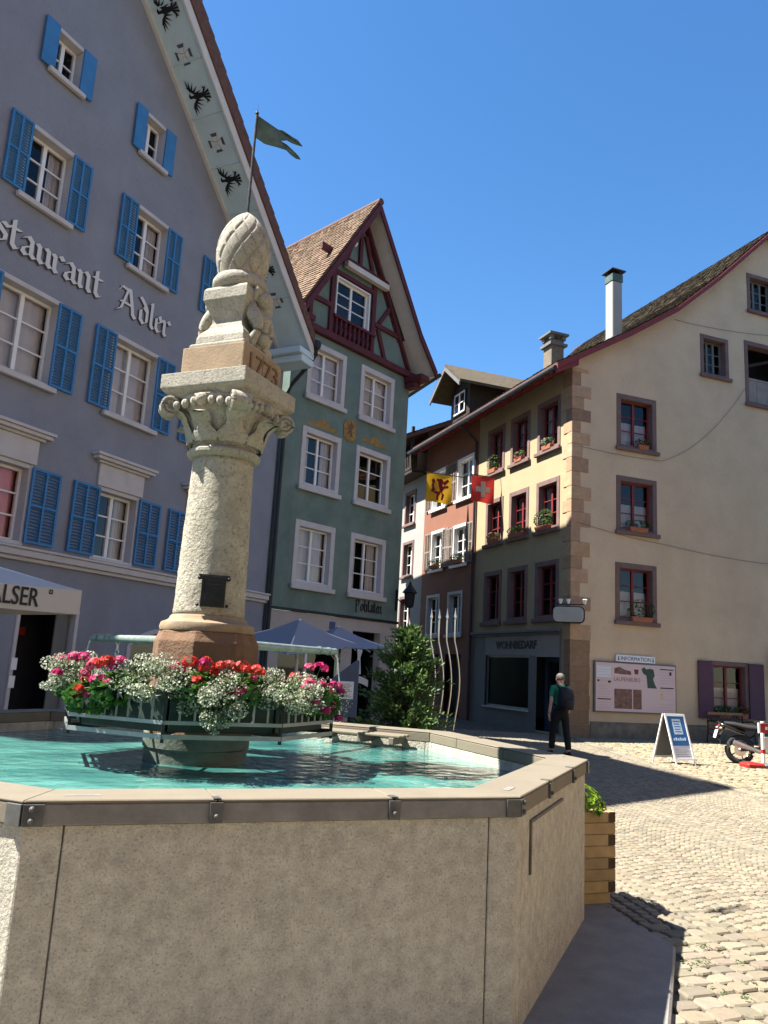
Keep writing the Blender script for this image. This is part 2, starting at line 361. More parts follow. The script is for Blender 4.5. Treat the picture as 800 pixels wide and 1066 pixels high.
slab_poly = [(.2, 1.5), (1.0, 2.9), (1.90, 5.2), (1.70, 6.0), (1.55, 7.0), (.9, 8.1), (-1.1, 9.0), (-3.6, 8.2), (-4.6, 5.8), (-3.7, 3.2), (-1.4, 2.2)]
def inside(poly, x, y):
    c = False; n = len(poly)
    for i in range(n):
        (xa, ya), (xb, yb) = poly[i], poly[(i + 1) % n]
        if (ya > y) != (yb > y) and x < (xb - xa) * (y - ya) / (yb - ya) + xa: c = not c
    return c
def stone(mb, pts, z0, z1, c, ins=.2):
    """one rounded stone: ring on the ground, inset ring, domed top"""
    cx = sum(p[0] for p in pts) / len(pts); cy = sum(p[1] for p in pts) / len(pts); n = len(pts)
    mid = [(cx + (p[0] - cx) * .97, cy + (p[1] - cy) * .97, z0 + (z1 - z0) * .65) for p in pts]
    top = [(cx + (p[0] - cx) * (1 - ins), cy + (p[1] - cy) * (1 - ins), z1 + rnd.uniform(-.0015, .0015)) for p in pts]
    vs = [(p[0], p[1], z0) for p in pts] + mid + top; fs = [tuple(range(2 * n, 3 * n))]
    for i in range(n):
        j = (i + 1) % n; fs += [(i, j, n + j, n + i), (n + i, n + j, 2 * n + j, 2 * n + i)]
    mb.add(vs, fs, c)
def cut(q, f=.2):
    P = []
    for i in range(len(q)):
        a, b, c = q[i - 1], q[i], q[(i + 1) % len(q)]; g = f * rnd.uniform(.6, 1.3)
        P += [(b[0] + (a[0] - b[0]) * g, b[1] + (a[1] - b[1]) * g), (b[0] + (c[0] - b[0]) * g, b[1] + (c[1] - b[1]) * g)]
    return P
def pave_arcs():
    mb = MB(); W = 2.0; Rr = 1.62; s = .098
    def put(x, y, k): return x, y
    rowmax = int(27 / s)
    ang = R(9)     # the fan axis is turned away from the street axis
    ca, sa = math.cos(ang), math.sin(ang)
    for col in range(-6, 6):
        xc = col * W
        for row in range(-160, 260):
            yc = row * s + (0.5 * s if col % 2 else 0)
            half = math.asin(min(1, W / 2 / Rr)); L = 2 * half * Rr; n = max(6, int(L / .106)); ph = rnd.uniform(-.3, .3)
            yc -= Rr; cu, cv = xc, yc + Rr * .9
            X0, Y0 = cu * ca - cv * sa, cu * sa + cv * ca
            if not (-6 < X0 + 4.4 < 14 and 4.0 < Y0 < 27): continue
            for i in range(n):
                u0 = -W / 2 + W * (i + .07) / n; u1 = -W / 2 + W * (i + .93) / n; q = []
                f = lambda u: math.sqrt(max(0, Rr * Rr - u * u))
                for (u_, dv) in ((u0, .008), (u1, .008), (u1, s - .007), (u0, s - .007)):
                    k_ = u_ / Rr * dv * .55; u = xc + u_ + k_ + rnd.uniform(-.005, .005); v = yc + f(u_) + dv + rnd.uniform(-.007, .007)
                    q.append((u * ca - v * sa + 4.4, u * sa + v * ca))
                cx = (q[0][0] + q[2][0]) / 2; cy = (q[0][1] + q[2][1]) / 2
                if cy < 5.75 or cy > 24 or cx > gutter_x(cy) - .1 or cx < -3.6 or inside(slab_poly, cx, cy): continue
                if cx > .6 * cy + .6: continue
                if cx < 1.2 and cy < 8.2: continue
                stone(mb, cut(q), -.01, .016 + rnd.uniform(-.003, .003), tcol(.78, 1.16, .05))
    return struct(mb.build('cobbled_street', M['sett'], smooth=False))
pave_arcs()
def pave_setts():
    mb = MB(); ang = R(20); ca, sa = math.cos(ang), math.sin(ang); v = -2.0
    while v < 8.5:
        h = rnd.uniform(.105, .14); u = rnd.uniform(-.1, 0) - 1.0
        while u < 6:
            w = rnd.uniform(.11, .2); q = []
            for (a, b) in ((u + .004, v + .004), (u + w - .004, v + .004), (u + w - .004, v + h - .004), (u + .004, v + h - .004)):
                a += rnd.uniform(-.013, .013); b += rnd.uniform(-.012, .012); q.append((b * sa * -1 + a * ca + 1.0, a * sa + b * ca))
            cx = sum(p[0] for p in q) / 4; cy = sum(p[1] for p in q) / 4
            if cy < 5.75 and cx > .6 and cx < .62 * cy + .7 and cy > 2.5 and not inside(slab_poly, cx, cy):
                stone(mb, cut(q, .17), -.01, .018 + rnd.uniform(-.004, .005), tcol(.78, 1.16, .05), .14)
            u += w
        v += h
    return struct(mb.build('sett_paving', M['sett']))
pave_setts()
def pave_pebbles():
    mb = MB(); y = 5.0
    while y < 24.6:
        x = gutter_x(y) + .12
        while x < min(.58 * y + .8, 12.5):
            if y < 23.1 + (x - 5.56) * .375:
                k = rnd.uniform(.05, .085); n = 6; a0 = rnd.uniform(0, 6); cx, cy = x + rnd.uniform(-.03, .03), y + rnd.uniform(-.03, .03)
                q = [(cx + k * 1.15 * math.cos(a0 + 2 * math.pi * i / n) * rnd.uniform(.8, 1.1), cy + k * math.sin(a0 + 2 * math.pi * i / n) * rnd.uniform(.8, 1.1)) for i in range(n)]
                stone(mb, q, -.01, .02 + rnd.uniform(-.005, .006), tcol(.7, 1.25, .08), .35)
            x += rnd.uniform(.125, .155)
        y += .135
    return struct(mb.build('pebble_strip', M['pebble']))
pave_pebbles()
mb = MB(); y = 4.6
while y < 23.0:
    l = rnd.uniform(.28, .42); a, b = gutter_x(y + .01), gutter_x(y + l - .01)
    stone(mb, [(a - .09, y + .008), (a + .09, y + .008), (b + .09, y + l - .008), (b - .09, y + l - .008)], 0, .034 + rnd.uniform(-.003, .003), tcol(.72, 1.15, .05), .12)
    y += l
struct(mb.build('gutter', M['kerb']))
mb = MB(); mb.prism(slab_poly, -.02, .065); struct(mb.build('fountain_step', M['slab'], bevel=.012))

# ------------------------------------------------------------------ fountain
FC = Vector((-1.196, 5.669, 0)); FR = azx(68)
fountain = thing('stone_fountain', 'old octagonal stone fountain with a carved column rising from turquoise water', 'fountain', FC, FR)
S = 2.05; AP = S * 1.2071
def octv(ap, k): a = R(-112.5 + 45 * k); r_ = ap / math.cos(R(22.5)); return Vector((r_ * math.cos(a), r_ * math.sin(a)))
APW, TH = AP - .018, .235
def side_pts(k, ap): return octv(ap, k), octv(ap, k + 1)
mb = MB()
zb, zr = .05, .985
mbi = MB()
for k in range(8):
    A, B = side_pts(k, APW); Ai, Bi = side_pts(k, APW - TH); d = (B - A).normalized(); j = .135; g = .005
    inn = Vector((-d.y, d.x))
    P0, P1 = A + d * (j + g), B - d * (j + g)
    mb.prism([P0, P1, P1 + inn * TH, P0 + inn * TH], zb, zr, 'z')
    pA, pB = side_pts(k - 1, APW); dp = (pB - pA).normalized(); inp = Vector((-dp.y, dp.x))
    q0, q1 = A - dp * (j - g * .2), A + d * (j - g * .2)
    mb.prism([q0, A, q1, q1 + inn * TH, Ai, q0 + inp * TH], zb, zr, 'z')
    bA, bB = side_pts(k, APW - .02); bAi, bBi = side_pts(k, APW - TH + .004)
    mbi.prism([bA, bB, bBi, bAi], zb, zr - .01, 'z')
mb.build('basin_wall', M['shell_stone'], fountain, bevel=.004)
mbi.build('basin_backing', M['shell_stone'], fountain)
# coping stones, mitred at the corners, three to a side; iron clamps across the joints
APR, TR = AP, .255; FRACT = (0, .335, .70, 1)
top = MB(); plates = MB()
for k in range(8):
    A, B = side_pts(k, APR); Ai, Bi = side_pts(k, APR - TR); body = MB()
    d = (B - A).normalized(); out = Vector((d.y, -d.x)); inn = -out
    for i in range(3):
        f0, f1 = FRACT[i], FRACT[i + 1]; g = .003
        P0 = A + (B - A) * f0 + d * (g if i else 0); P1 = A + (B - A) * f1 - d * (g if i < 2 else 0)
        def innerpt(P, f): return Ai if f == 0 else (Bi if f == 1 else P + inn * TR)
        Q0, Q1 = innerpt(P0, f0), innerpt(P1, f1)
        body.prism([P0, P1, Q1, Q0], .985 + .001, 1.063, 'z'); top.prism([P0 + out * .002, P1 + out * .002, Q1, Q0], 1.063, 1.073 + rnd.uniform(0, .002), 'z')
    body.build('rim_stone', M['rim_face'] if k in (0, 1 - 1) else M['rim_top'], fountain, bevel=.006)
    for f in FRACT[1:3]:
        P = A + (B - A) * f
        mc = MB(); mc.obox((*(P + out * .006), 1.024), (*(d * .05), 0), (*(out * .014), 0), (0, 0, .076))
        mc.obox((*(P + inn * .02), 1.0755), (*(d * .03), 0), (*(out * .05), 0), (0, 0, .004))
        mc.ball((*(P + out * .016), 1.012), .011, 8, 5)
        mc.build('clamp', M['clamp'], fountain, bevel=.002)
    mc = MB(); P = A
    for dd, oo in ((d, out),):
        mc.obox((*(P + dd * .035 + oo * .005), 1.024), (*(dd * .07), 0), (*(oo * .012), 0), (0, 0, .074))
    pA, pB = side_pts(k - 1, APR); dp = (pB - pA).normalized(); op = Vector((dp.y, -dp.x))
    mc.obox((*(P - dp * .035 + op * .005), 1.024), (*(dp * .07), 0), (*(op * .012), 0), (0, 0, .074))
    mc.ball((*(P + d * .03 + out * .014), 1.045), .012, 8, 5); mc.ball((*(P + d * .03 + out * .014), 1.005), .012, 8, 5)
    mc.build('clamp', M['clamp'], fountain, bevel=.003)
    # thin inset plate on the rim top near each corner
    mc = MB(); c0 = A + d * .2 + inn * .1; mc.obox((*c0, 1.0745), (*(d * .13), 0), (*(out * .035), 0), (0, 0, .003)); mc.build('inset_plate', M['rim_face'], fountain)
top.build('rim_top', M['rim_top'], fountain, bevel=.004)
# L shaped iron strap let into the wall facing the street
A, B = side_pts(1, APW); d = (B - A).normalized(); out = Vector((d.y, -d.x))
mb = MB(); P = A + d * .30
mb.obox((*(P + out * .004), .80), (*(d * .022), 0), (*(out * .014), 0), (0, 0, .24)); mb.obox((*(P + d * .42 + out * .004), .92), (*(d * .862), 0), (*(out * .014), 0), (0, 0, .018))
mb.build('iron_strap', mat('rusty grey iron', (.085, .075, .062), .7, .3, 12), fountain, bevel=.003)
# stone block and grating where the jet lands at the back rim
mb = MB(); A, B = side_pts(3, APR - .26); d = (B - A).normalized(); inn = Vector((-d.y, d.x))
for s_ in (.25, .55, .95): mb.obox((*(A + d * s_ + inn * .14), .99), (*(d * .05), 0), (*(inn * .3), 0), (0, 0, .06))
for i in range(3): mb.obox((*(A + d * .6 + inn * (.05 + .1 * i)), 1.03), (*(d * .85), 0), (*(inn * .05), 0), (0, 0, .022))
mb.build('bucket_rest', M['rim_top'], fountain, bevel=.006)
# water
def water_mat():
    m = bpy.data.materials.new('turquoise water'); t = nt(m); N = t.nodes; L = t.links
    out = N.new('ShaderNodeOutputMaterial'); b = N.new('ShaderNodeBsdfPrincipled'); L.new(b.outputs[0], out.inputs[0])
    b.inputs['Roughness'].default_value = .04; b.inputs['IOR'].default_value = 1.33
    tc = N.new('ShaderNodeTexCoord'); n1 = N.new('ShaderNodeTexNoise'); n1.inputs['Scale'].default_value = 7.0; n1.inputs['Detail'].default_value = 3; n1.inputs['Distortion'].default_value = .8
    n2 = N.new('ShaderNodeTexNoise'); n2.inputs['Scale'].default_value = 1.5; n2.inputs['Detail'].default_value = 4
    v = N.new('ShaderNodeTexVoronoi'); v.feature = 'SMOOTH_F1'; v.inputs['Scale'].default_value = 9
    for n in (n1, n2, v): L.new(tc.outputs['Object'], n.inputs['Vector'])
    mp = N.new('ShaderNodeMapRange'); mp.inputs[1].default_value = .3; mp.inputs[2].default_value = .75; L.new(n2.outputs['Fac'], mp.inputs[0])
    x = N.new('ShaderNodeMix'); x.data_type = 'RGBA'; x.inputs[6].default_value = (.014, .085, .08, 1); x.inputs[7].default_value = (.10, .28, .245, 1); L.new(mp.outputs[0], x.inputs[0])
    L.new(x.outputs[2], b.inputs['Base Color'])
    ad = N.new('ShaderNodeMath'); ad.operation = 'ADD'; L.new(n1.outputs['Fac'], ad.inputs[0]); L.new(v.outputs['Distance'], ad.inputs[1])
    bm = N.new('ShaderNodeBump'); bm.inputs['Strength'].default_value = .38; bm.inputs['Distance'].default_value = .022; L.new(ad.outputs[0], bm.inputs['Height']); L.new(bm.outputs[0], b.inputs['Normal'])
    return m
M['water'] = water_mat()
mb = MB(); pv = [octv(AP - .24, k) for k in range(8)]
mb.add([(p.x, p.y, .915) for p in pv], [tuple(range(8))]); w = mb.build('fountain_water', M['water']); w.location = FC; w.rotation_euler = (0, 0, FR); struct(w)

# column
CX = Matrix.Rotation(-FR, 4, 'Z') @ Vector((-.014, .081, 0)); cx, cy = CX.x, CX.y
def colpart(name, material, fn, **kw):
    m = MB(Matrix.Translation((cx, cy, 0))); fn(m); return m.build(name, material, fountain, **kw)
colpart('drum', M['wetstone'], lambda m: m.lathe([(.35, .4), (.35, 1.0), (.362, 1.01), (.362, 1.1), (.34, 1.115)], 40), smooth=True)
colpart('pedestal', M['redstone'], lambda m: m.lathe([(.375, 1.08), (.375, 1.715), (.35, 1.765), (.345, 1.785)], 8, rot=R(22.5)), bevel=.01, seg=2)
def base_prof(m):
    pr = [(.30, 1.775), (.328, 1.79), (.335, 1.815), (.325, 1.845), (.285, 1.862), (.272, 1.875), (.268, 1.888), (.256, 1.90)]; m.lathe(pr, 48)
colpart('column_base', M['sandstone'], base_prof, smooth=True)
def shaft(m):
    pr = []
    for i in range(34):
        t = i / 33; pr.append((.252 - .028 * t - .004 * t * t + rnd.uniform(-.0015, .0015), 1.895 + 1.145 * t))
    m.lathe(pr, 72)
    m.V = [(v[0] + rnd.uniform(-.0016, .0016), v[1] + rnd.uniform(-.0016, .0016), v[2]) for v in m.V]
colpart('shaft', M['column'], shaft, smooth='all')
colpart('astragal', M['carved'], lambda m: m.lathe([(.215, 3.035), (.25, 3.045), (.268, 3.065), (.268, 3.085), (.25, 3.105), (.235, 3.112), (.23, 3.13)], 48), smooth=True)
def bell(m):
    rings = []; n = 64
    for i in range(15):
        t = i / 14; z = 3.12 + .345 * t; ring = []
        for k in range(n):
            a = 2 * math.pi * k / n; sq = 1 / max(abs(math.cos(a - R(45))), abs(math.sin(a - R(45))))
            sq = min(sq, 1.3); b = (t ** 2.0)
            r_ = .232 + .03 * t + (.085 * sq) * b; fl = .5 + .5 * math.cos(a * 16)
            r_ += .014 * fl * (1 - b * .7) * min(1, t * 4)
            ring.append((r_ * math.cos(a), r_ * math.sin(a), z))
        rings.append(ring)
    m.loft(rings)
colpart('capital', M['carved'], bell, smooth='all')
def leaves(m):
    for k in range(8):
        a = R(45 * k); big = k % 2 == 0; ca, sa = math.cos(a), math.sin(a); h = .27 if big else .22; L = 9; vs = []; fs = []
        for i in range(L + 1):
            t = i / L; z = 3.135 + h * t - (.05 * max(0, (t - .8) / .2) ** 2); r_ = .25 + .05 * t + .06 * t * t + (.10 if big else .06) * max(0, (t - .68) / .32) ** 1.5
            w = (.085 + .03 * math.sin(t * 9)) * (1 - .55 * max(0, (t - .6) / .4))
            for s_ in (-1, -.5, 0, .5, 1):
                rr = r_ + .022 * (1 - abs(s_)) + (.012 if abs(s_) == .5 else 0); vs.append((rr * ca - s_ * w * sa, rr * sa + s_ * w * ca, z))
        for i in range(L):
            for j in range(4): fs.append((i * 5 + j, i * 5 + j + 1, i * 5 + j + 6, i * 5 + j + 5))
        n = len(vs); vs += [(x * .9, y * .9, z) for x, y, z in vs]; f2 = [tuple(q + n for q in f[::-1]) for f in fs]
        m.add(vs, fs + f2)
colpart('carved_leaf', M['carved'], leaves, smooth=True)
def volutes(m):
    for k in range(4):
        a = R(90 * k); e = Vector((math.cos(a), math.sin(a), 0)); s_ = Vector((-e.y, e.x, 0)); c0 = e * .425 + Vector((0, 0, 3.395))
        rings = []
        for off in (-.055, .055): rings.append([c0 + s_ * off + e * (.07 * math.cos(q)) + Vector((0, 0, .07 * math.sin(q))) for q in [2 * math.pi * i / 20 for i in range(20)]])
        m.loft(rings)
        for off in (-.058, .058):
            path = []
            for i in range(40):
                q = i / 39 * 2 * math.pi * 1.8 - 1.9; rr = .074 * (1 - i / 39 * .75); path.append(c0 + s_ * off + e * (rr * math.cos(q)) + Vector((0, 0, rr * math.sin(q))))
            m.tube(path, .013, 6)
        m.tube([e * .26 + Vector((0, 0, 3.30)), e * .33 + Vector((0, 0, 3.40)), e * .40 + Vector((0, 0, 3.455)), c0 + Vector((0, 0, .07))], [.03, .034, .034, .02], 8)
        # carved flower between the scrolls and a row of small eggs
        f = Matrix.Rotation(R(45), 3, 'Z') @ e; g = Vector((-f.y, f.x, 0))
        m.ball(f * .335 + Vector((0, 0, 3.42)), (.05, .05, .05), 10, 6)
        for i in range(-3, 4):
            if abs(i) > 0: m.ball(f * .325 + g * (.075 * i) + Vector((0, 0, 3.425 - .012 * abs(i))), (.03, .03, .036), 8, 5)
colpart('scroll', M['carved'], volutes, smooth=True)
def abacus(m):
    q = 1.41421; m.lathe([(.30 * q, 3.455), (.318 * q, 3.468), (.318 * q, 3.482), (.335 * q, 3.495), (.356 * q, 3.512), (.362 * q, 3.525), (.362 * q, 3.632)], 4)
colpart('abacus', M['carved'], abacus, bevel=.012, seg=2)
q2 = 1.41421
def redblock(m):
    h = .268
    m.box(-h, .0 - .002, -h, h, 3.634, 3.862); m.box(.002, h, -h, h, 3.634, 3.858)
    m.T = m.T @ Matrix.Rotation(R(45), 4, 'Z')
colpart('date_block', M['sandstone'], redblock, bevel=.01, seg=2)
def date(m):
    T45 = Matrix.Rotation(R(45), 4, 'Z') @ Matrix.Translation((0, -.268, 3.675))
    m.text('1773', .2, T45, extrude=.008, bold=0, align='CENTER', sx=1.15)
colpart('inscription', M['redstone'], date)
colpart('step', M['carved'], lambda m: m.lathe([(.235 * q2, 3.86), (.24 * q2, 3.87), (.24 * q2, 3.893), (.225 * q2, 3.905)], 4), bevel=.006)
def spool(m):
    pr = [(.205, 3.905), (.208, 3.915), (.205, 3.965), (.19, 4.0), (.15, 4.05), (.132, 4.10), (.132, 4.135), (.15, 4.175), (.178, 4.24), (.192, 4.27), (.192, 4.35), (.178, 4.375)]
    m.lathe([(r_ * q2, z) for r_, z in pr], 4)
colpart('spool', M['carved'], spool, bevel=.008, seg=2)
def brackets(m):
    for ang in (-45, 135, 45):
        n = Vector((math.cos(R(ang)), math.sin(R(ang)), 0)); s_ = Vector((-n.y, n.x, 0)); Z = Vector((0, 0, 1))
        for off in (-.085, 0, .085):
            path = []
            for i in range(30):
                t = i / 29; path.append(n * (.185 + .05 * math.sin(t * 6.3) + .04 * t) + s_ * (off * (1 - .2 * t)) + Z * (3.93 + .44 * t))
            m.tube(path, [.045 - .012 * math.sin(t_ / 29 * 9) for t_ in range(30)], 8)
        m.ball(n * .225 + Z * 4.30, (.07, .07, .07), 12, 8); m.ball(n * .24 + Z * 3.98, (.06, .06, .055), 12, 8); m.ball(n * .2 + Z * 4.13, (.09, .09, .06), 12, 8)
colpart('bracket', M['carved'], brackets, smooth='all')
colpart('collar', M['carved'], lambda m: m.lathe([(.15, 4.37), (.19, 4.385), (.212, 4.42), (.212, 4.46), (.19, 4.495), (.16, 4.51)], 40), smooth=True)
def cone(m):
    n = 120; H = 90; rings = []
    for i in range(H + 1):
        t = i / H; z = 4.495 + .585 * t
        r0 = .205 * math.sin(min(1, (t * .93 + .17)) ** .8 * math.pi) ** .62 if t < 1 else .02
        r0 = .165 + .045 * math.sin(min(1, t / .36) * math.pi / 2) if t < .36 else .21 * max(.0, 1 - ((t - .36) / .64) ** 2.1) ** .75 + .0
        ring = []
        for k in range(n):
            a = 2 * math.pi * k / n; u = 4.5 * a / math.pi * math.pi; A = (a * 5 + t * 8.5); B = (a * 5 - t * 8.5)
            gr = min(abs(math.sin(A)), abs(math.sin(B))); h = min(1, gr * 2.6)
            r_ = max(.012, r0 * (1 + .0) - .017 * (1 - h) * (r0 / .2)); ring.append((r_ * math.cos(a), r_ * math.sin(a), z))
        rings.append(ring)
    m.loft(rings)
colpart('pine_cone', M['carved'], cone, smooth='all')
# weathervane
vane = MB(Matrix.Translation((cx, cy, 0))).tube([(0, 0, 5.05), (0, 0, 5.97)], .011, 8).tube([(0, 0, 5.97), (0, 0, 6.06)], [.006, .001], 6).ball((0, 0, 5.975), .016, 8, 5).build('weathervane', M['iron'], fountain, smooth=True)
mb = MB(Matrix.Translation((cx, cy, 0)) @ Matrix.Rotation(R(68 - 54), 4, 'Z'))
N_ = 16; vs = []; fs = []
up = [(0, 5.955), (.2, 5.925), (.27, 5.93), (.33, 5.905), (.42, 5.90), (.5, 5.885)]
def wav(x): return .012 * math.sin(x * 15)
ptsT = [(.0, 5.96), (.10, 5.945), (.2, 5.92), (.26, 5.905), (.33, 5.90), (.40, 5.885), (.46, 5.87)]
ptsB = [(.0, 5.755), (.10, 5.74), (.2, 5.725), (.26, 5.70), (.33, 5.695), (.39, 5.68), (.44, 5.665)]
poly = [(.012, 5.96), (.1, 5.945), (.2, 5.925), (.235, 5.93), (.28, 5.915), (.33, 5.905), (.38, 5.91), (.44, 5.885), (.39, 5.865), (.33, 5.85), (.28, 5.855), (.225, 5.83),
        (.28, 5.815), (.34, 5.79), (.40, 5.775), (.43, 5.755), (.38, 5.735), (.33, 5.74), (.28, 5.765), (.22, 5.765), (.1, 5.755), (.012, 5.76)]
mb.prism(poly, -.003, .003, 'y'); mb.V = [(x, y + wav(x) * 1.5, z) for x, y, z in mb.V]
mb.build('pennant', M['verdigris'], vane)
# little iron hatch on the shaft
mb = MB(Matrix.Translation((cx, cy, 0)) @ Matrix.Rotation(R(68 - 165 + 90), 4, 'Z'))
mb.box(-.082, .082, -.272, -.225, 1.955, 2.165); mb.box(-.105, .105, -.268, -.238, 2.14, 2.175)
for x in (-.1, .1): mb.ball((x, -.262, 2.15), .014, 8, 5); mb.ball((x, -.262, 1.965), .012, 8, 5)
mb.box(-.055, .055, -.278, -.27, 1.985, 2.11)
mb.build('iron_hatch', M['iron'], fountain, bevel=.006)
# spouts
def spout(az, L0, z=1.725):
    e = Vector((math.cos(R(68 - az)), math.sin(R(68 - az)), 0)); c0 = Vector((cx, cy, 0))
    m = MB(); m.tube([c0 + e * .30 + Vector((0, 0, z)), c0 + e * (L0 - .02) + Vector((0, 0, z + .012)), c0 + e * L0 + Vector((0, 0, z + .012))], [.036, .029, .033], 12)
    m.tube([c0 + e * .28 + Vector((0, 0, z)), c0 + e * .42 + Vector((0, 0, z))], .05, 12)
    m.tube([c0 + e * .33 + Vector((0, 0, z - .19)), c0 + e * .47 + Vector((0, 0, z - .02))], .022, 8)
    for q in (.12, .3): m.tube([c0 + e * (L0 - q) + Vector((0, 0, z + .012)), c0 + e * (L0 - q - .03) + Vector((0, 0, z + .012))], .037, 12)
    s_ = m.build('spout', M['spout'], fountain, smooth=True)
    return FC + Matrix.Rotation(FR, 3, 'Z') @ (c0 + e * L0 + Vector((0, 0, z + .012))), Matrix.Rotation(FR, 3, 'Z') @ e
tipA, dirA = spout(319, 2.05); tipB, dirB = spout(24, 2.02)
# water jets
def jetmat():
    m = bpy.data.materials.new('falling water'); t = nt(m); N = t.nodes; L = t.links
    out = N.new('ShaderNodeOutputMaterial'); b = N.new('ShaderNodeBsdfPrincipled'); L.new(b.outputs[0], out.inputs[0])
    b.inputs['Base Color'].default_value = (.8, .85, .86, 1); b.inputs['Roughness'].default_value = .12; b.inputs['Transmission Weight'].default_value = .55; b.inputs['IOR'].default_value = 1.33; return m
M['jet'] = jetmat()
def jet(tip, d, v, label):
    pts = []; rr = []
    for i in range(26):
        t = i / 25; tt = t * math.sqrt(2 * (tip.z - .92) / 9.8); p = tip + d * (v * tt) + Vector((0, 0, -4.9 * tt * tt)); pts.append(p + Vector((rnd.uniform(-.003, .003), rnd.uniform(-.003, .003), 0))); rr.append(.009 * (1 - .35 * t) * rnd.uniform(.75, 1.2))
    m = MB(); m.tube(pts, rr, 7)
    e = pts[-1]
    for i in range(46):
        a = rnd.uniform(0, 6.28); r_ = abs(rnd.gauss(0, .07)); k = rnd.uniform(.004, .012); m.ball((e.x + r_ * math.cos(a), e.y + r_ * math.sin(a), .918 + rnd.random() * .05 * math.exp(-r_ * 12)), (k * 1.6, k * 1.6, k), 6, 4)
    tag(m.build('water_jet', M['jet'], smooth='all'), label, 'water jet', 'jets falling from the spouts')
jet(tipA, dirA, .75, 'thin water jet falling beside the parasol side of the basin')
jet(tipB, dirB, .55, 'thin water jet falling before the conifer onto the stone bucket rest')
# hook and chain hanging from the spout
mb = MB()
for i in range(6):
    c0 = tipA - dirA * .55 + Vector((.0, 0, -.03 - .045 * i)); a = R(90 * (i % 2)); e = Vector((math.cos(a), math.sin(a), 0))
    mb.tube([c0 + e * (.014 * math.cos(q)) + Vector((0, 0, .03 * math.sin(q))) for q in [2 * math.pi * k / 12 for k in range(13)]], .005, 6, cap=False)
tag(mb.build('hanging_chain', M['steel'], smooth='all'), 'short chain hanging from the spout above the flower rack', 'chain')

# flower rack
rack = thing('flower_rack', 'dark iron flower rack ringing the fountain pedestal above the water', 'flower rack', FC + Matrix.Rotation(FR, 3, 'Z') @ Vector((cx, cy, 0)), FR)
RA = .86
def oct3(ap, k, z): p = octv(ap, k); return Vector((p.x, p.y, z))
for z, t in ((1.145, .012), (1.225, .010), (1.40, .012)):
    m = MB()
    for k in range(8): m.bar(oct3(RA, k, z), oct3(RA, k + 1, z), t, t * 2.2)
    m.build('rail', M['lead'] if z < 1.3 else M['iron'], rack)
for k in range(8):
    a, b = oct3(RA - .004, k, 0), oct3(RA - .004, k + 1, 0)
    for i in range(1, 8):
        p = a.lerp(b, i / 8); MB().box(p.x - .006, p.x + .006, p.y - .006, p.y + .006, 1.225, 1.39).build('bar', M['lead'], rack)
for k in range(8):
    m = MB(); p = oct3(RA - .006, k, 0); m.box(p.x - .009, p.x + .009, p.y - .009, p.y + .009, 1.11, 1.42); m.bar((p.x * .42, p.y * .42, 1.16), (p.x, p.y, 1.16), .012, .03)
    m.build('post', M['iron'], rack)
for k in range(8):
    o1, o2, i1, i2 = octv(.80, k), octv(.80, k + 1), octv(.56, k), octv(.56, k + 1)
    c_ = (o1 + o2 + i1 + i2) / 4; sh = lambda p: c_ + (p - c_) * .97
    MB().prism([sh(o1), sh(o2), sh(i2), sh(i1)], 1.165, 1.375, 'z').build('trough', M['trough'], rack, bevel=.006)
RC = rack.location.copy()

# plants in the rack
M['leaf'] = leafmat('fresh green leaf', (.042, .095, .017)); M['leaf_pale'] = leafmat('silvery green leaf', (.11, .15, .062)); M['petal'] = leafmat('petal', (.53, .53, .53), .25)
M['leaf_lime'] = leafmat('lime green leaf', (.16, .27, .017)); M['needle'] = leafmat('conifer spray', (.062, .108, .03), .25)
def rdir():
    z = rnd.uniform(-1, 1); a = rnd.uniform(0, 6.2832); q = math.sqrt(1 - z * z); return Vector((q * math.cos(a), q * math.sin(a), z))
def leaf(mb, c, n, size, c3, k=5, asp=1.0, cup=.25):
    n = n.normalized(); u = n.orthogonal().normalized(); q = rnd.uniform(0, 6.28); u = (Matrix.Rotation(q, 3, n) @ u); v = n.cross(u)
    vs = [c]; 
    for i in range(k): a = 2 * math.pi * i / k; vs.append(c + (u * math.cos(a) * asp + v * math.sin(a)) * size * rnd.uniform(.8, 1.15) + n * (size * cup))
    mb.add(vs, [(0, i + 1, (i + 1) % k + 1) for i in range(k)], c3)
def ring_pos(az, r_, z): return Vector((RC.x + r_ * math.sin(R(az)), RC.y + r_ * math.cos(R(az)), z))
PC = {'magenta': (.82, .03, .22), 'red': (.85, .045, .02), 'pink': (.85, .10, .24), 'coral': (.85, .16, .14)}
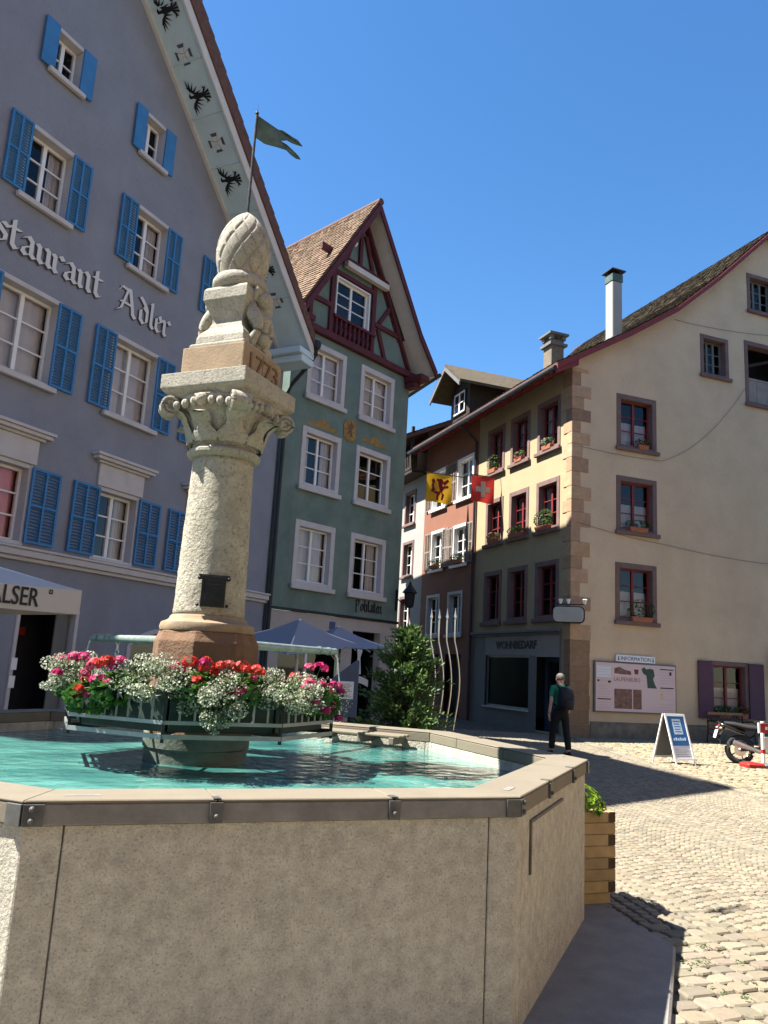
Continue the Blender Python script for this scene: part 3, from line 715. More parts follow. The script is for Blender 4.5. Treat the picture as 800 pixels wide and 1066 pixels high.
def geranium(az, r_, z, spread, blooms, label, nleaf=150):
    z -= .075; c = ring_pos(az, r_, z); root = thing('geranium', label, 'flower', ring_pos(az, .7, 1.37), 0, 'flowering plants in the fountain rack'); mb = MB(); o = root.location
    tang = Vector((math.cos(R(az)), -math.sin(R(az)), 0)); rad = Vector((math.sin(R(az)), math.cos(R(az)), 0))
    for i in range(int(nleaf * 1.6)):
        d = rdir(); p = c + tang * (d.x * spread) + rad * (d.y * .13 + .01) + Vector((0, 0, d.z * .095 - .03)); leaf(mb, p - o, d + Vector((-.4, 0, .9)) + rdir() * .5, rnd.uniform(.013, .028), tcol(.45, 1.8, .18), 6)
    for i in range(10):
        d = rdir(); mb.tube([Vector((0, 0, 0)), c - o + Vector((d.x * spread * .8, d.y * .12, .05))], .003, 4, (.9, 1, .8))
    mb.build('foliage', M['leaf'], root)
    bl = MB(); blooms = list(blooms) + [(rnd.uniform(-1, 1) * spread * 1.3, rnd.uniform(.02, .13), rnd.uniform(-.04, .15), blooms[k % len(blooms)][3], rnd.uniform(.018, .034)) for k in range(4)]
    for (dt, dr, dz, colr, sz) in blooms:
        bc = c + tang * dt + rad * dr + Vector((0, 0, dz)); base = PC[colr]
        for i in range(46):
            d = rdir()
            if d.z < -.35: continue
            k = rnd.uniform(.6, 1.15); leaf(bl, bc - o + Vector((d.x * sz, d.y * sz, d.z * sz * .75)), d, rnd.uniform(.011, .018), (base[0] * k, base[1] * k, base[2] * k), 5, 1, .1)
        bl.tube([c - o, bc - o], .003, 4, (.1, .2, .04))
    bl.build('blossoms', M['petal'], root)
def snowbush(az, r_, z, spread, drop, label, n=1500):
    n = int(n * 1.35); z -= .085; drop *= .8
    root = thing('white_flower_cushion', label, 'flower', ring_pos(az, .7, 1.37), 0, 'flowering plants in the fountain rack'); o = root.location; c = ring_pos(az, r_, z)
    tang = Vector((math.cos(R(az)), -math.sin(R(az)), 0)); rad = Vector((math.sin(R(az)), math.cos(R(az)), 0)); mb = MB(); lf = MB()
    clumps = [(rdir(), rnd.uniform(.6, 1.0)) for _ in range(26)]
    for i in range(n):
        d, k = rnd.choice(clumps); dd = (d * k + rdir() * .28); zz = dd.z
        if zz < 0: zz *= drop
        p = c + tang * (dd.x * spread) + rad * (dd.y * .19 + .04) + Vector((0, 0, zz * .15)); w = rnd.uniform(.50, .82)
        leaf(mb, p - o, rdir() + Vector((-.2, -.1, .6)), rnd.uniform(.005, .0085), (w * .97, w, w * .76), 4, 1, .1)
    for i in range(int(n * .45)):
        d, k = rnd.choice(clumps); dd = (d * k * .9 + rdir() * .25); zz = dd.z * (drop if dd.z < 0 else 1)
        p = c + tang * (dd.x * spread) + rad * (dd.y * .17 + .03) + Vector((0, 0, zz * .14 - .01)); leaf(lf, p - o, rdir(), rnd.uniform(.009, .019), tcol(.6, 1.4, .1), 4, .5)
    mb.build('blossoms', M['petal'], root); lf.build('foliage', M['leaf_pale'], root)
geranium(265, .86, 1.49, .13, [(-.06, .1, .13, 'magenta', .05), (.06, .05, .16, 'magenta', .04), (.0, .12, .0, 'pink', .03)], 'magenta geranium at the parasol end of the rack')
snowbush(240, .84, 1.53, .20, .8, 'white flower cushion next to the magenta end geranium')
geranium(218, .86, 1.44, .20, [(-.1, .08, .16, 'pink', .042), (-.08, .1, .08, 'coral', .035), (.1, .02, .2, 'magenta', .055), (.17, .05, .2, 'magenta', .04)], 'leafy pink geranium between two white cushions, spilling over pale rails', 230)
geranium(203, .88, 1.50, .14, [(.02, .08, .13, 'red', .05), (.09, .06, .12, 'red', .04), (.06, .1, .02, 'magenta', .048), (-.06, .06, .14, 'magenta', .035), (.16, .02, .12, 'coral', .04)], 'red and magenta geranium before the lit pedestal edge', 110)
snowbush(186, .86, 1.53, .24, .95, 'white flower cushion in front of the pedestal middle', 1700)
geranium(170, .84, 1.53, .15, [(-.05, .06, .1, 'red', .055), (.05, .05, .12, 'red', .05), (.12, .06, .08, 'magenta', .045), (.0, .1, .02, 'red', .04)], 'bright red geranium with one magenta head before the pedestal', 130)
snowbush(163, .90, 1.46, .18, 1.5, 'white flower cushion hanging low over the dark rails', 1600)
geranium(152, .84, 1.53, .15, [(-.08, .05, .09, 'red', .05), (.02, .05, .11, 'red', .05), (.10, .04, .12, 'coral', .035), (.06, .13, -.03, 'magenta', .05), (.16, .12, -.05, 'magenta', .045)], 'red geranium with magenta heads hanging below it')
snowbush(133, .88, 1.50, .26, 1.0, 'white flower cushion near the spout that faces the conifer', 1700)
geranium(116, .86, 1.49, .20, [(-.12, .02, .17, 'magenta', .052), (.05, .03, .17, 'pink', .035), (.14, .1, .07, 'pink', .04), (.1, .12, -.05, 'pink', .035), (-.02, .14, -.1, 'magenta', .03)], 'leafy geranium with scattered pink heads under the conifer side spout', 240)
geranium(98, .84, 1.45, .14, [(.0, .1, .1, 'magenta', .035), (.08, .1, -.03, 'pink', .038), (.03, .15, -.12, 'magenta', .03)], 'geranium with a few drooping pink heads at the conifer end of the rack')
for az, lb in ((70, 'white flower cushion on the far rim side of the rack, towards the conifer'), (20, 'white flower cushion behind the pedestal'), (300, 'white flower cushion on the parasol far side of the rack')):
    snowbush(az, .84, 1.45, .22, 1.2, lb, 700)
geranium(45, .84, 1.46, .2, [(0, 0, .12, 'red', .05), (.1, .05, .1, 'red', .04)], 'red geranium behind the pedestal, towards the conifer', 100)
geranium(335, .84, 1.46, .2, [(0, 0, .12, 'pink', .05), (.1, .05, .1, 'pink', .04)], 'pink geranium behind the pedestal, towards the parasol', 100)

mb = MB()
for k in range(12):
    t = rnd.random(); bx0, by0 = 1.55 + .42 * t + rnd.uniform(.06, .5), 4.1 + 1.2 * t + rnd.uniform(-.2, .25)
    for i in range(9):
        a = rnd.uniform(0, 6.28); leaf(mb, Vector((bx0 + .035 * math.cos(a), by0 + .035 * math.sin(a), .02 + rnd.random() * .012)), Vector((math.cos(a) * .5, math.sin(a) * .5, 1)), rnd.uniform(.006, .014), tcol(.6, 1.4, .15), 5, .5)
struct(mb.build('weeds', M['leaf']), 'stuff')

# ------------------------------------------------------------------ house with the restaurant lettering (lilac plaster, blue shutters)
blue = thing('gabled_inn', 'tall lilac plastered inn with blue shutters, blackletter lettering and painted gable eaves', 'house', (-6.431, 13.4, 0), azx(26))
I4 = Matrix.Identity(4)
AX_, ZS, ZT = -.9, 17.54, 18.5
def zs(u): return ZS - .905 * abs(u - AX_)
def zt(u): return ZT - .955 * abs(u - AX_)
BCOLS = [-2.87, -.17, 2.53, 5.19]
rowsB = [(3.36, 4.80, .58, 1.19), (6.25, 7.95, .70, 1.16), (9.45, 10.92, .56, .93)]
holes = []
for c in BCOLS:
    for (z0, z1, hw, so_) in rowsB: holes.append((c - hw, c + hw, z0, z1))
attic = [(-.12, 12.14, 13.12), (2.28, 12.02, 13.06), (-2.58, 12.02, 13.06)]
for c, z0, z1 in attic: holes.append((c - .37, c + .37, z0, z1))
holes += [(.58, 1.80, .0 + .001, 2.32), (3.32, 5.3, .002, 2.1), (-3.2, -1.6, .001, 2.3)]
wall_sheet([(-8.3, 0), (7.97, 0), (7.97, 9.5), (AX_, 17.52), (-8.3, 10.8)], holes, I4, 'wall', M['blue_plaster'], blue)
mb = MB(); mb.box(7.95, 7.97, .0, 10, 0, 9.4); mb.box(-8.3, -8.28, 0, 10, 0, 9.4); mb.box(-8.3, 7.97, 9.98, 10, 0, 9.4); mb.build('side_wall', M['blue_plaster'], blue)
for c in BCOLS:
    for r_, (z0, z1, hw, so_) in enumerate(rowsB):
        if r_ == 0:
            cur = 'pink' if c == -.17 else ('low' if c < 0 else 'pair')
            w = window(blue, I4, c - hw, c + hw, z0, z1, M['pale_stone'], M['white_paint'], f=(.07, .08, .07), depth=.26, rows=3, proud=.012, curtain=cur, sill=False,
                       shutters=[(c - so_, c - hw + .03), (c + hw - .03, c + so_)], shmat=M['blue_paint'])
            hd = MB(); hd.box(c - .62, c + .62, -.05, -.001, z1 + .002, 5.24); hd.box(c - .70, c + .70, -.10, -.001, 5.242, 5.29); hd.box(c - .80, c + .80, -.17, -.001, 5.292, 5.36); hd.box(c - .84, c + .84, -.21, -.001, 5.362, 5.42)
            hd.build('window_hood', M['pale_stone'], w, bevel=.008)
        else:
            window(blue, I4, c - hw, c + hw, z0, z1, M['pale_stone'], M['white_paint'], f=(.07, .09, .08), depth=.26, rows=3, proud=.03, curtain='net' if r_ == 1 else 'pair',
                   shutters=[(c - so_, c - hw + .09), (c + hw - .09, c + so_)], shmat=M['blue_paint'])
for c, z0, z1 in attic:
    window(blue, I4, c - .37, c + .37, z0, z1, M['pale_stone'], M['white_paint'], f=(.06, .08, .07), depth=.26, rows=2, proud=.03, curtain=None,
           shutters=[(c - .61, c - .30), (c + .30, c + .61)], shmat=M['blue_paint'], flat_shutter=True)
mb = MB(); mb.box(-8.35, 8.0, -.06, -.001, 3.10, 3.17); mb.box(-8.4, 8.03, -.12, -.001, 3.172, 3.29); mb.box(-8.4, 8.05, -.15, -.001, 3.292, 3.34); mb.build('belt_cornice', M['pale_stone'], blue, bevel=.01)
# ground floor openings
mb = MB(); mb.box(.50, .578, -.03, .2, 0, 2.36); mb.box(1.802, 1.88, -.03, .2, 0, 2.36); mb.box(.58, 1.80, -.03, .2, 2.322, 2.40); d_ = mb.build('entrance', M['pale_stone'], blue, bevel=.008)
mb = MB(); mb.box(.45, 1.95, .9, .92, 0, 2.4); mb.box(.44, .46, .21, .9, 0, 2.4); mb.box(1.94, 1.96, .21, .9, 0, 2.4); mb.box(.45, 1.95, .21, .9, 2.4, 2.42); mb.build('recess', M['room'], d_)
mb = MB(); mb.box(.66, 1.25, .86, .88, 1.55, 2.3); mb.build('poster', M['room_warm'], d_)
MB().box(.66, 1.45, .84, .858, 1.86, 2.0).build('sign_strip', mat('red strip', (.28, .02, .015), .5), d_)
MB().box(1.46, 1.76, .10, .14, .02, 2.28).build('door_leaf', M['frame_grey'], d_, bevel=.01)
for z in (.95, 1.25): MB().box(.505, .62, -.045, -.032, z, z + .2).build('notice', M['white_paint'], d_)
arc = [(3.32, .002)] + [(3.32, 1.95)]
def archpts(x0, x1, zs_, h, n=14): return [(x0 + (x1 - x0) * i / n, zs_ + h * math.sin(math.pi * i / n) ** .75) for i in range(n + 1)]
# arched head closes the rectangular hole above the springing with a spandrel, pale band around it
sp = MB(); ap = archpts(3.32, 5.3, 1.80, .29)
for (a, b) in zip(ap, ap[1:]): sp.add([(a[0], 0, a[1]), (b[0], 0, b[1]), (b[0], 0, 2.1), (a[0], 0, 2.1)], [(0, 1, 2, 3)])
sp.build('wall', M['blue_plaster'], blue)
ao = archpts(3.22, 5.4, 1.80, .39); ring = MB()
for i in range(len(ap) - 1): ring.add([(ap[i][0], -.03, ap[i][1]), (ap[i + 1][0], -.03, ap[i + 1][1]), (ao[i + 1][0], -.03, ao[i + 1][1]), (ao[i][0], -.03, ao[i][1]), (ap[i][0], .25, ap[i][1]), (ap[i + 1][0], .25, ap[i + 1][1]), (ao[i + 1][0], -.001, ao[i + 1][1]), (ao[i][0], -.001, ao[i][1])], [(0, 1, 2, 3), (0, 1, 5, 4), (2, 3, 7, 6)])
ring.box(3.22, 3.318, -.03, .25, 0, 1.8); ring.box(5.302, 5.4, -.03, .25, 0, 1.8)
ar = ring.build('arched_window', M['pale_stone'], blue)
mb = MB(); mb.box(3.2, 5.4, .9, .92, 0, 2.2); mb.box(3.2, 3.22, .26, .9, 0, 2.2); mb.box(5.4, 5.42, .26, .9, 0, 2.2); mb.build('recess', M['room'], ar)
mb = MB(); mb.box(3.33, 5.29, .16, .2, 1.2, 1.28); mb.box(4.27, 4.33, .161, .199, 0, 2.08); mb.box(3.33, 5.29, .158, .2, .5, .56); mb.build('frame', M['red_paint'], ar)
MB().box(3.33, 5.29, .205, .21, .0, 2.08).build('pane', M['glass'], ar)
mb = MB(); mb.box(-3.2, -1.6, .3, .32, 0, 2.3); mb.build('door', M['room'], blue)
# roof, eaves
YO = -.95
def slope_prism(u0, u1, f0, f1, y0, y1, n=1):
    """solid between two roof lines f0 (below) and f1 (above) from u0 to u1"""
    m = MB(); pts = [(u0 + (u1 - u0) * i / n, f0(u0 + (u1 - u0) * i / n)) for i in range(n + 1)] + [(u0 + (u1 - u0) * i / n, f1(u0 + (u1 - u0) * i / n)) for i in range(n, -1, -1)]
    m.prism(pts, y0, y1, 'y'); return m
for (u0, u1) in ((AX_, 7.78), (AX_, -8.1)):
    slope_prism(u0, u1, lambda u: zs(u), lambda u: zs(u) + .03, YO + .002, -.002).build('soffit', M['soffit_blue'], blue)
    slope_prism(u0, u1 + (.04 if u1 > 0 else -.04), lambda u: zs(u) - .05, lambda u: zs(u) + .26, YO - .05, YO).build('bargeboard', M['cream_board'], blue)
    slope_prism(u0, u1, lambda u: zs(u) - .07, lambda u: zs(u) - .002, -.09, -.004).build('eaves_moulding', M['cream_board'], blue)
    # battens across the soffit
    bt = MB(); s_ = 1 if u1 > 0 else -1
    for k in range(9):
        u = AX_ + s_ * (.9 + k * .82); MB().box(u - .02, u + .02, YO + .03, -.1, zs(u) - .018, zs(u) + .01).build('soffit_batten', M['soffit_blue'], blue)
    # roof covering with stepped tile edges along the verge
    pts = []; nst = 34
    for i in range(nst):
        ua, ub = u0 + (u1 - u0) * i / nst, u0 + (u1 - u0) * (i + 1) / nst; pts += [(ua, zt(ua) - .0), (ub, zt(ub) + .045)]
    low = [(u1, zs(u1) + .27), (u0, zs(u0) + .27)]
    m = MB(); m.prism(pts + low, YO - .09, 11, 'y'); m.build('roof', M['tile_dark'], blue)
mb = MB(); mb.box(7.2, 7.9, YO - .03, -.002, 9.55, 9.72); mb.box(7.35, 7.95, YO, -.002, 9.36, 9.55); mb.build('eaves_return', M['soffit_blue'], blue, bevel=.02)
# painted emblems on the soffit: crosses and spread eagles
def soffit_T(u): # x across the eaves (towards the verge), y along the slope
    sl = Vector((1, 0, -.905)).normalized(); return Matrix.Translation((u, -.5, zs(u) - .004)) @ Matrix((( sl.x, 0, 0), (0, -1, 0), (sl.z, 0, -1))).to_4x4()
def flat(mb, T, polys, th=.004, k0=0):
    for k, p in enumerate(polys):
        z = .002 + .0015 * (k + k0); n = len(p); mb.add([T @ Vector((x, y, z)) for x, y in p], [tuple(range(n))])
def eagle(sc):
    P = [[(-.045, -.12), (.045, -.12), (.065, .04), (.04, .14), (-.04, .14), (-.065, .04)], [(-.03, .12), (.03, .12), (.035, .2), (.10, .22), (.04, .265), (-.02, .255)]]
    for s_ in (-1, 1):
        arm = [(s_ * .05, .10), (s_ * .13, .20), (s_ * .22, .25), (s_ * .25, .21), (s_ * .16, .13), (s_ * .06, .03)]; P.append(arm)
        for k in range(5):
            bx_, by_ = s_ * (.24 - .043 * k), .21 - .035 * k; a = R(8 - 21 * k); L = .15 + .012 * k; c, s = s_ * math.cos(a), math.sin(a); n_ = (-s * .024, c * .024)
            P.append([(bx_ + n_[0], by_ + n_[1]), (bx_ + c * L, by_ + s * L), (bx_ - n_[0], by_ - n_[1])])
        P.append([(s_ * .03, -.10), (s_ * .12, -.17), (s_ * .19, -.15), (s_ * .15, -.20), (s_ * .17, -.25), (s_ * .11, -.22), (s_ * .02, -.14)])
    for k in (-1, 0, 1): P.append([(-.012 + .02 * k, -.11), (.012 + .02 * k, -.11), (.075 * k + .028, -.30), (.075 * k - .028, -.30)])
    return [[(x * sc, y * sc) for x, y in p] for p in P]
def crosslet(sc):
    P = []
    for k in range(4):
        c, s = math.cos(R(90 * k)), math.sin(R(90 * k))
        for q in ([(.03, .05), (-.03, .05), (-.10, .22), (.10, .22)], ): P.append([(x * c - y * s, x * s + y * c) for x, y in q])
    P.append([(.05 * math.cos(R(30 * k)), .05 * math.sin(R(30 * k))) for k in range(12)])
    return [[(x * sc, y * sc) for x, y in p] for p in P]
rot = Matrix.Rotation(R(180), 4, 'Z')
for u in (1.71, 2.97, 4.34, 6.0):
    blk = MB(); flat(blk, soffit_T(u) @ rot, eagle(1.0)); blk.build('painted_eagle', M['black_paint'], blue)
for u in (2.35, 3.72, 5.15, 6.6):
    bk2 = MB(); flat(bk2, soffit_T(u) @ rot, crosslet(.95)); o_ = bk2.build('painted_cross', M['letter_dark'], blue)
    wh = MB(); flat(wh, soffit_T(u) @ rot, [[(x * .74, y * .74) for x, y in p] for p in crosslet(.88)], k0=6); wh.build('cross_centre', M['letter_white'], o_)
# blackletter wording drawn with a broad pen
G = {'s': (.50, [[(.5, .86), (.3, 1.0), (.1, .78), (.44, .42), (.42, .16), (.2, 0), (.02, .14)]]), 't': (.46, [[(.16, 1.4), (.16, .18), (.3, 0), (.44, .12)], [(.0, 1.0), (.42, 1.0)]]),
     'a': (.60, [[(.08, .84), (.28, 1.0), (.44, .82), (.44, .16), (.58, .02)], [(.44, .58), (.12, .36), (.08, .14), (.22, 0), (.42, .18)]]),
     'u': (.66, [[(.0, .9), (.1, .8), (.1, .16), (.24, 0), (.44, .2)], [(.38, .92), (.5, .8), (.5, .16), (.62, .02)]]), 'r': (.48, [[(.0, .9), (.1, .8), (.1, .14), (.2, .0)], [(.16, .8), (.34, 1.0), (.46, .84)]]),
     'n': (.66, [[(.0, .9), (.1, .8), (.1, .14), (.2, .0)], [(.16, .8), (.36, 1.0), (.5, .82), (.5, .14), (.62, .0)]]), 'e': (.48, [[(.12, .48), (.42, .70), (.28, 1.0), (.08, .78), (.08, .18), (.24, 0), (.44, .16)]]),
     'd': (.60, [[(.02, 1.5), (.3, 1.22), (.5, .84), (.5, .18), (.28, 0), (.08, .2), (.08, .74), (.3, 1.0), (.46, .82)]]), 'l': (.34, [[(.0, 1.42), (.12, 1.5), (.12, .16), (.26, 0)]]),
     'A': (1.16, [[(-.04, 1.2), (.12, 1.5), (.42, 1.46), (.6, 1.52)], [(.62, 1.5), (.86, .5), (.9, .16), (1.06, 0)], [(.5, 1.46), (.30, .7), (.16, .2), (-.06, .04)], [(.12, .62), (.84, .62)]]),
     'R': (1.0, [[(-.04, 1.12), (.14, 1.42), (.54, 1.5), (.76, 1.22), (.54, .86), (.24, .82)], [(.24, 1.4), (.24, .1), (.4, 0)], [(.46, .8), (.76, .16), (.96, 0)]]),
     'P': (.9, [[(-.04, 1.12), (.14, 1.42), (.54, 1.5), (.76, 1.22), (.6, .7), (.24, .62)], [(.24, 1.4), (.24, -.1), (.4, -.2)]]), 'o': (.6, [[(.3, 1.0), (.08, .8), (.08, .2), (.28, 0), (.5, .2), (.5, .8), (.3, 1.0)]]), 'h': (.64, [[(.0, 1.45), (.1, 1.5), (.1, .12), (.2, 0)], [(.16, .8), (.36, 1.0), (.5, .8), (.5, .1), (.4, -.15)]]),
     'i': (.32, [[(.0, .9), (.12, .8), (.12, .14), (.24, 0)], [(.1, 1.2), (.16, 1.26)]]), ' ': (.5, [])}
def penstroke(mb, word, x, z, sc, nib, yo, grow=0.0, sq=1.0):
    n = Vector((math.cos(R(38)), math.sin(R(38)))) * nib / 2; k = 0
    for ch in word:
        adv, strokes = G[ch]
        for st in strokes:
            for (a, b) in zip(st, st[1:]):
                a, b = Vector(a), Vector(b); e = (b - a).normalized() * (.02 + grow); q = Vector((-n.y, n.x)).normalized() * (.028 + grow)
                aa, bb = a - e, b + e; nn = n * (1 + grow * 6)
                d_ = (bb - aa); cr = abs(d_.x * nn.y - d_.y * nn.x) / max(d_.length, 1e-6)
                if cr < .06: nn = nn + q
                poly = [aa - nn, aa + nn, bb + nn, bb - nn]; y = yo - .0006 * (k % 40); k += 1
                mb.add([(x + p.x * sc * sq, y, z + p.y * sc) for p in poly], [(0, 1, 2, 3)])
        x += adv * sc * 1.12 * sq
    return x
def wordw(word, sc, sq): return sum(G[c][0] for c in word) * sc * 1.12 * sq
SC, SQ = .36, 1.385
for word, xend in (('Restaurant', 1.40), ('Adler', 3.40)):
    sq = SQ if word[0] == 'R' else 1.25; dk = MB(); lt = MB(); x0 = xend - wordw(word, SC, sq)
    penstroke(dk, word, x0 - .010, 8.425 - .010, SC, .225, -.003, .032, sq); penstroke(lt, word, x0, 8.43, SC, .225, -.028, 0, sq)
    o_ = lt.build('lettering', M['letter_white'], blue); dk.build('lettering_edge', M['letter_dark'], o_)
# downpipe in the corner
mb = MB(); mb.tube([(7.9, -1.0, 10.0), (7.95, -1.0, 9.75), (7.98, -.75, 9.45), (8.02, -.3, 9.05), (8.04, -.12, 8.75), (8.04, -.12, 7.0), (8.04, -.12, 0)], .055, 10); mb.ball((7.9, -1.02, 10.0), (.14, .14, .16)); mb.build('downpipe', M['pipe'], blue, smooth=True)
for z in (2.2, 5.4, 8.2): pass

# ------------------------------------------------------------------ green gabled house
green = thing('green_house', 'narrow green plastered house with white window frames and dark red timbered gable', 'house', (-2.693, 21.064, 0), azx(40.5))
gw_ = [(.45, 2.03), (2.70, 4.30)]; gr_ = [(3.67, 5.50), (6.40, 8.17), (9.02, 10.74)]
hol = [(a, b, c, d) for (a, b) in gw_ for (c, d) in gr_]
wall_sheet([(-.16, 3.07), (5.06, 3.07), (5.06, 10.98), (-.16, 10.98)], hol, I4, 'wall', M['green_plaster'], green)
hol2 = [(3.05, 4.35, .001, 2.65), (.2, 2.6, .5, 2.35)]
wall_sheet([(-.16, 0), (5.06, 0), (5.06, 2.99), (-.16, 2.99)], hol2, I4, 'base_wall', M['base_plaster'], green)
MB().box(-.18, 5.10, -.05, .0, 2.992, 3.068).build('belt_course', M['iron'], green, bevel=.008)
# trapezoid body: the street side wall follows the lane
dR = Matrix.Rotation(0, 3, 'Z'); ang = R(40.5 + 23.5)
bx, by = math.cos(R(64.2)), math.sin(R(64.2))   # lane direction in house axes
mb = MB(); mb.add([(5.06, 0, 0), (5.06 + 11 * bx, 11 * by, 0), (5.06 + 11 * bx, 11 * by, 10.7), (5.06, 0, 10.9)], [(0, 1, 2, 3)]); mb.add([(-.16, 0, 0), (-.16, 11, 0), (-.16, 11, 11), (-.16, 0, 11)], [(0, 1, 2, 3)]); mb.add([(-.16, 11, 0), (9.5, 11, 0), (9.5, 11, 10.7), (-.16, 11, 10.7)], [(0, 1, 2, 3)])
mb.build('side_wall', M['green_plaster'], green)
cs = {(0, 0): 'net', (1, 0): 'pair', (0, 1): 'pair', (1, 1): None, (0, 2): 'net', (1, 2): 'net'}
for i, (a, b) in enumerate(gw_):
    for j, (c, d) in enumerate(gr_):
        window(green, I4, a, b, c, d, M['pale_stone'], M['white_paint'], f=(.16, .17, .17), depth=.24, rows=3, proud=.03, curtain=cs[(i, j)], sill=True)
# ochre ornaments above the middle windows and a crest between them
def ornament(x, z, s):
    P = [[(-.62, 0), (.62, 0), (.45, .06), (.2, .1), (.12, .26), (0, .34), (-.12, .26), (-.2, .1), (-.45, .06)]]
    for sg in (-1, 1): P += [[(sg * .66, .0), (sg * .52, .16), (sg * .34, .12), (sg * .42, .04)], [(sg * .3, .1), (sg * .24, .24), (sg * .1, .2), (sg * .16, .08)]]
    return [[(x + q[0] * s, z + q[1] * s) for q in p] for p in P]
mb = MB(); TF = Matrix(((1, 0, 0), (0, 0, -1), (0, 1, 0))).to_4x4()
flat(mb, TF, ornament(1.24, 8.26, .95)); flat(mb, TF, ornament(3.5, 8.34, .92), k0=6)
flat(mb, TF, [[(2.36 + x * .36, 8.5 + y * .4) for x, y in p] for p in ([(-.7, -.6), (-.2, -.8), (.3, -.75), (.8, -.5), (.7, .2), (.8, .7), (.2, .9), (-.4, .8), (-.8, .4)],)], k0=14)
mb.build('facade_painting', M['ochre'], green)
mb = MB(); flat(mb, TF, [[(2.36 + x * .22, 8.56 + y * .3) for x, y in p] for p in ([(-.6, -.7), (-.1, -.4), (.1, -.9), (.5, -.7), (.3, 0), (.7, .3), (.1, .8), (-.2, .3), (-.7, .5), (-.3, -.1)],)], k0=20); mb.build('facade_painting', M['redstone'], green)
dk = MB(); penstroke(dk, 'Pohlaten', 4.30 - wordw('Pohlaten', .21, 1.12), 3.25, .21, .3, -.004, 0, 1.12); dk.build('lettering', M['black_paint'], green)
MB().box(2.05, 2.28, -.02, -.002, 2.62, 2.84).build('house_number', mat('blue enamel', (.05, .07, .16), .3), green, bevel=.004)
# ground floor: door with a pale ribbon sign on dark glass, window
mb = MB(); mb.box(3.05, 4.35, .25, .27, 0, 2.65); dd = mb.build('door', M['room'], green); MB().box(3.06, 4.34, .2, .21, 0, 2.64).build('pane', M['glass'], dd)
mb = MB(); mb.box(4.28, 4.36, -.02, .22, .002, 2.66); mb.build('door_frame', M['base_plaster'], dd)
mb = MB()
rib = [(3.12 + .95 * t, 1.05 + .12 * math.sin(t * 3.1)) for t in [i / 10 for i in range(11)]]
for a, b in zip(rib, rib[1:]): mb.add([(a[0], .19, a[1]), (b[0], .19, b[1]), (b[0], .19, b[1] + .2), (a[0], .19, a[1] + .2)], [(0, 1, 2, 3)])
mb.prism([(3.42, 1.42), (3.72, 1.42), (3.66, 1.9), (3.74, 2.1), (3.62, 2.3), (3.5, 2.12), (3.54, 1.9)], .185, .189, 'y'); mb.build('ribbon_emblem', M['letter_white'], dd)
mb = MB(); mb.box(.2, 2.6, .3, .32, .5, 2.35); w_ = mb.build('shop_window', M['room'], green); MB().box(.21, 2.59, .2, .21, .5, 2.35).build('pane', M['glass'], w_)
mb = MB(); mb.box(1.36, 1.44, .17, .23, .5, 2.35); mb.build('frame', M['white_paint'], w_)
# timbered gable
apx, apz = 2.38, 15.72; LE, RE = (-.40, 11.32), (5.66, 11.24); RB_ = (4.75, 12.25)
wall_sheet([(-.16, 11.2), (5.06, 11.2), (4.35, 12.0), (apx, 15.2), (-.16, 11.6)], [(1.36, 2.88, 11.82, 13.1)], I4, 'gable_wall', M['green_plaster'], green)
mb = MB(); mb.box(-.3, 5.25, -.16, .0, 10.985, 11.195); mb.build('sill_beam', M['maroon_wood'], green, bevel=.015)
def gb(a, b, w=.17, y=-.06, name='beam'): MB().bar((a[0], y, a[1]), (b[0], y, b[1]), .12, w, up=(0, 1, 0)).build(name, M['maroon_wood'], green, bevel=.008) if False else None
mb = MB()
def beam(a, b, w=.17, y0=-.045, th=.08):
    d = (Vector(b) - Vector(a)).normalized() * .0; n = Vector((-(b[1] - a[1]), b[0] - a[0])).normalized() * w / 2
    mb.prism([(a[0] + n.x, a[1] + n.y), (a[0] - n.x, a[1] - n.y), (b[0] - n.x, b[1] - n.y), (b[0] + n.x, b[1] + n.y)], y0 - th / 2 , y0 + th / 2, 'y')
beam((1.2, 11.2), (1.2, 13.7)); beam((3.05, 11.2), (3.05, 13.7)); beam((.6, 13.72), (3.75, 13.72), .24, -.052); beam((1.29, 13.2), (2.96, 13.2), .14, -.05)
beam((0, 12.05), (1.11, 12.05), .15, -.049); beam((3.14, 12.2), (4.3, 12.2), .15, -.049); beam((1.7, 13.84), (2.1, 14.9), .14, -.047); beam((2.9, 13.84), (2.5, 14.9), .14, -.047); beam((2.3, 13.84), (2.3, 15.1), .14, -.05)
beam((3.7, 11.2), (3.3, 12.1), .14, -.046); beam((3.35, 12.3), (3.9, 13.1), .13, -.044); beam((.35, 11.2), (.35, 12.0), .14, -.046)
mb.build('timber_frame', M['maroon_wood'], green, bevel=.006)
window(green, I4, 1.36, 2.88, 11.82, 13.1, M['white_paint'], M['white_paint'], f=(.05, .05, .05), depth=.16, rows=3, proud=.05, curtain=None, sill=False)
mb = MB(); mb.box(1.55, 3.5, -.28, -.1, 13.42, 13.60); mb.build('blind_box', M['cream_board'], green, bevel=.01)
# balustrade below the gable window
mb = MB(); mb.box(1.25, 3.1, -.16, -.04, 11.72, 11.80); 
for i in range(9):
    x = 1.38 + i * .2; prof = [(.03, 11.2), (.05, 11.27), (.065, 11.38), (.035, 11.5), (.05, 11.6), (.035, 11.72)]; mb.lathe(prof, 8, (x, -.1))
mb.build('balustrade', M['maroon_wood'], green)
MB().add([(1.25, -.015, 11.2), (3.05, -.015, 11.2), (3.05, -.015, 11.8), (1.25, -.015, 11.8)], [(0, 1, 2, 3)]).build('gable_panel', M['maroon_wood'], green)
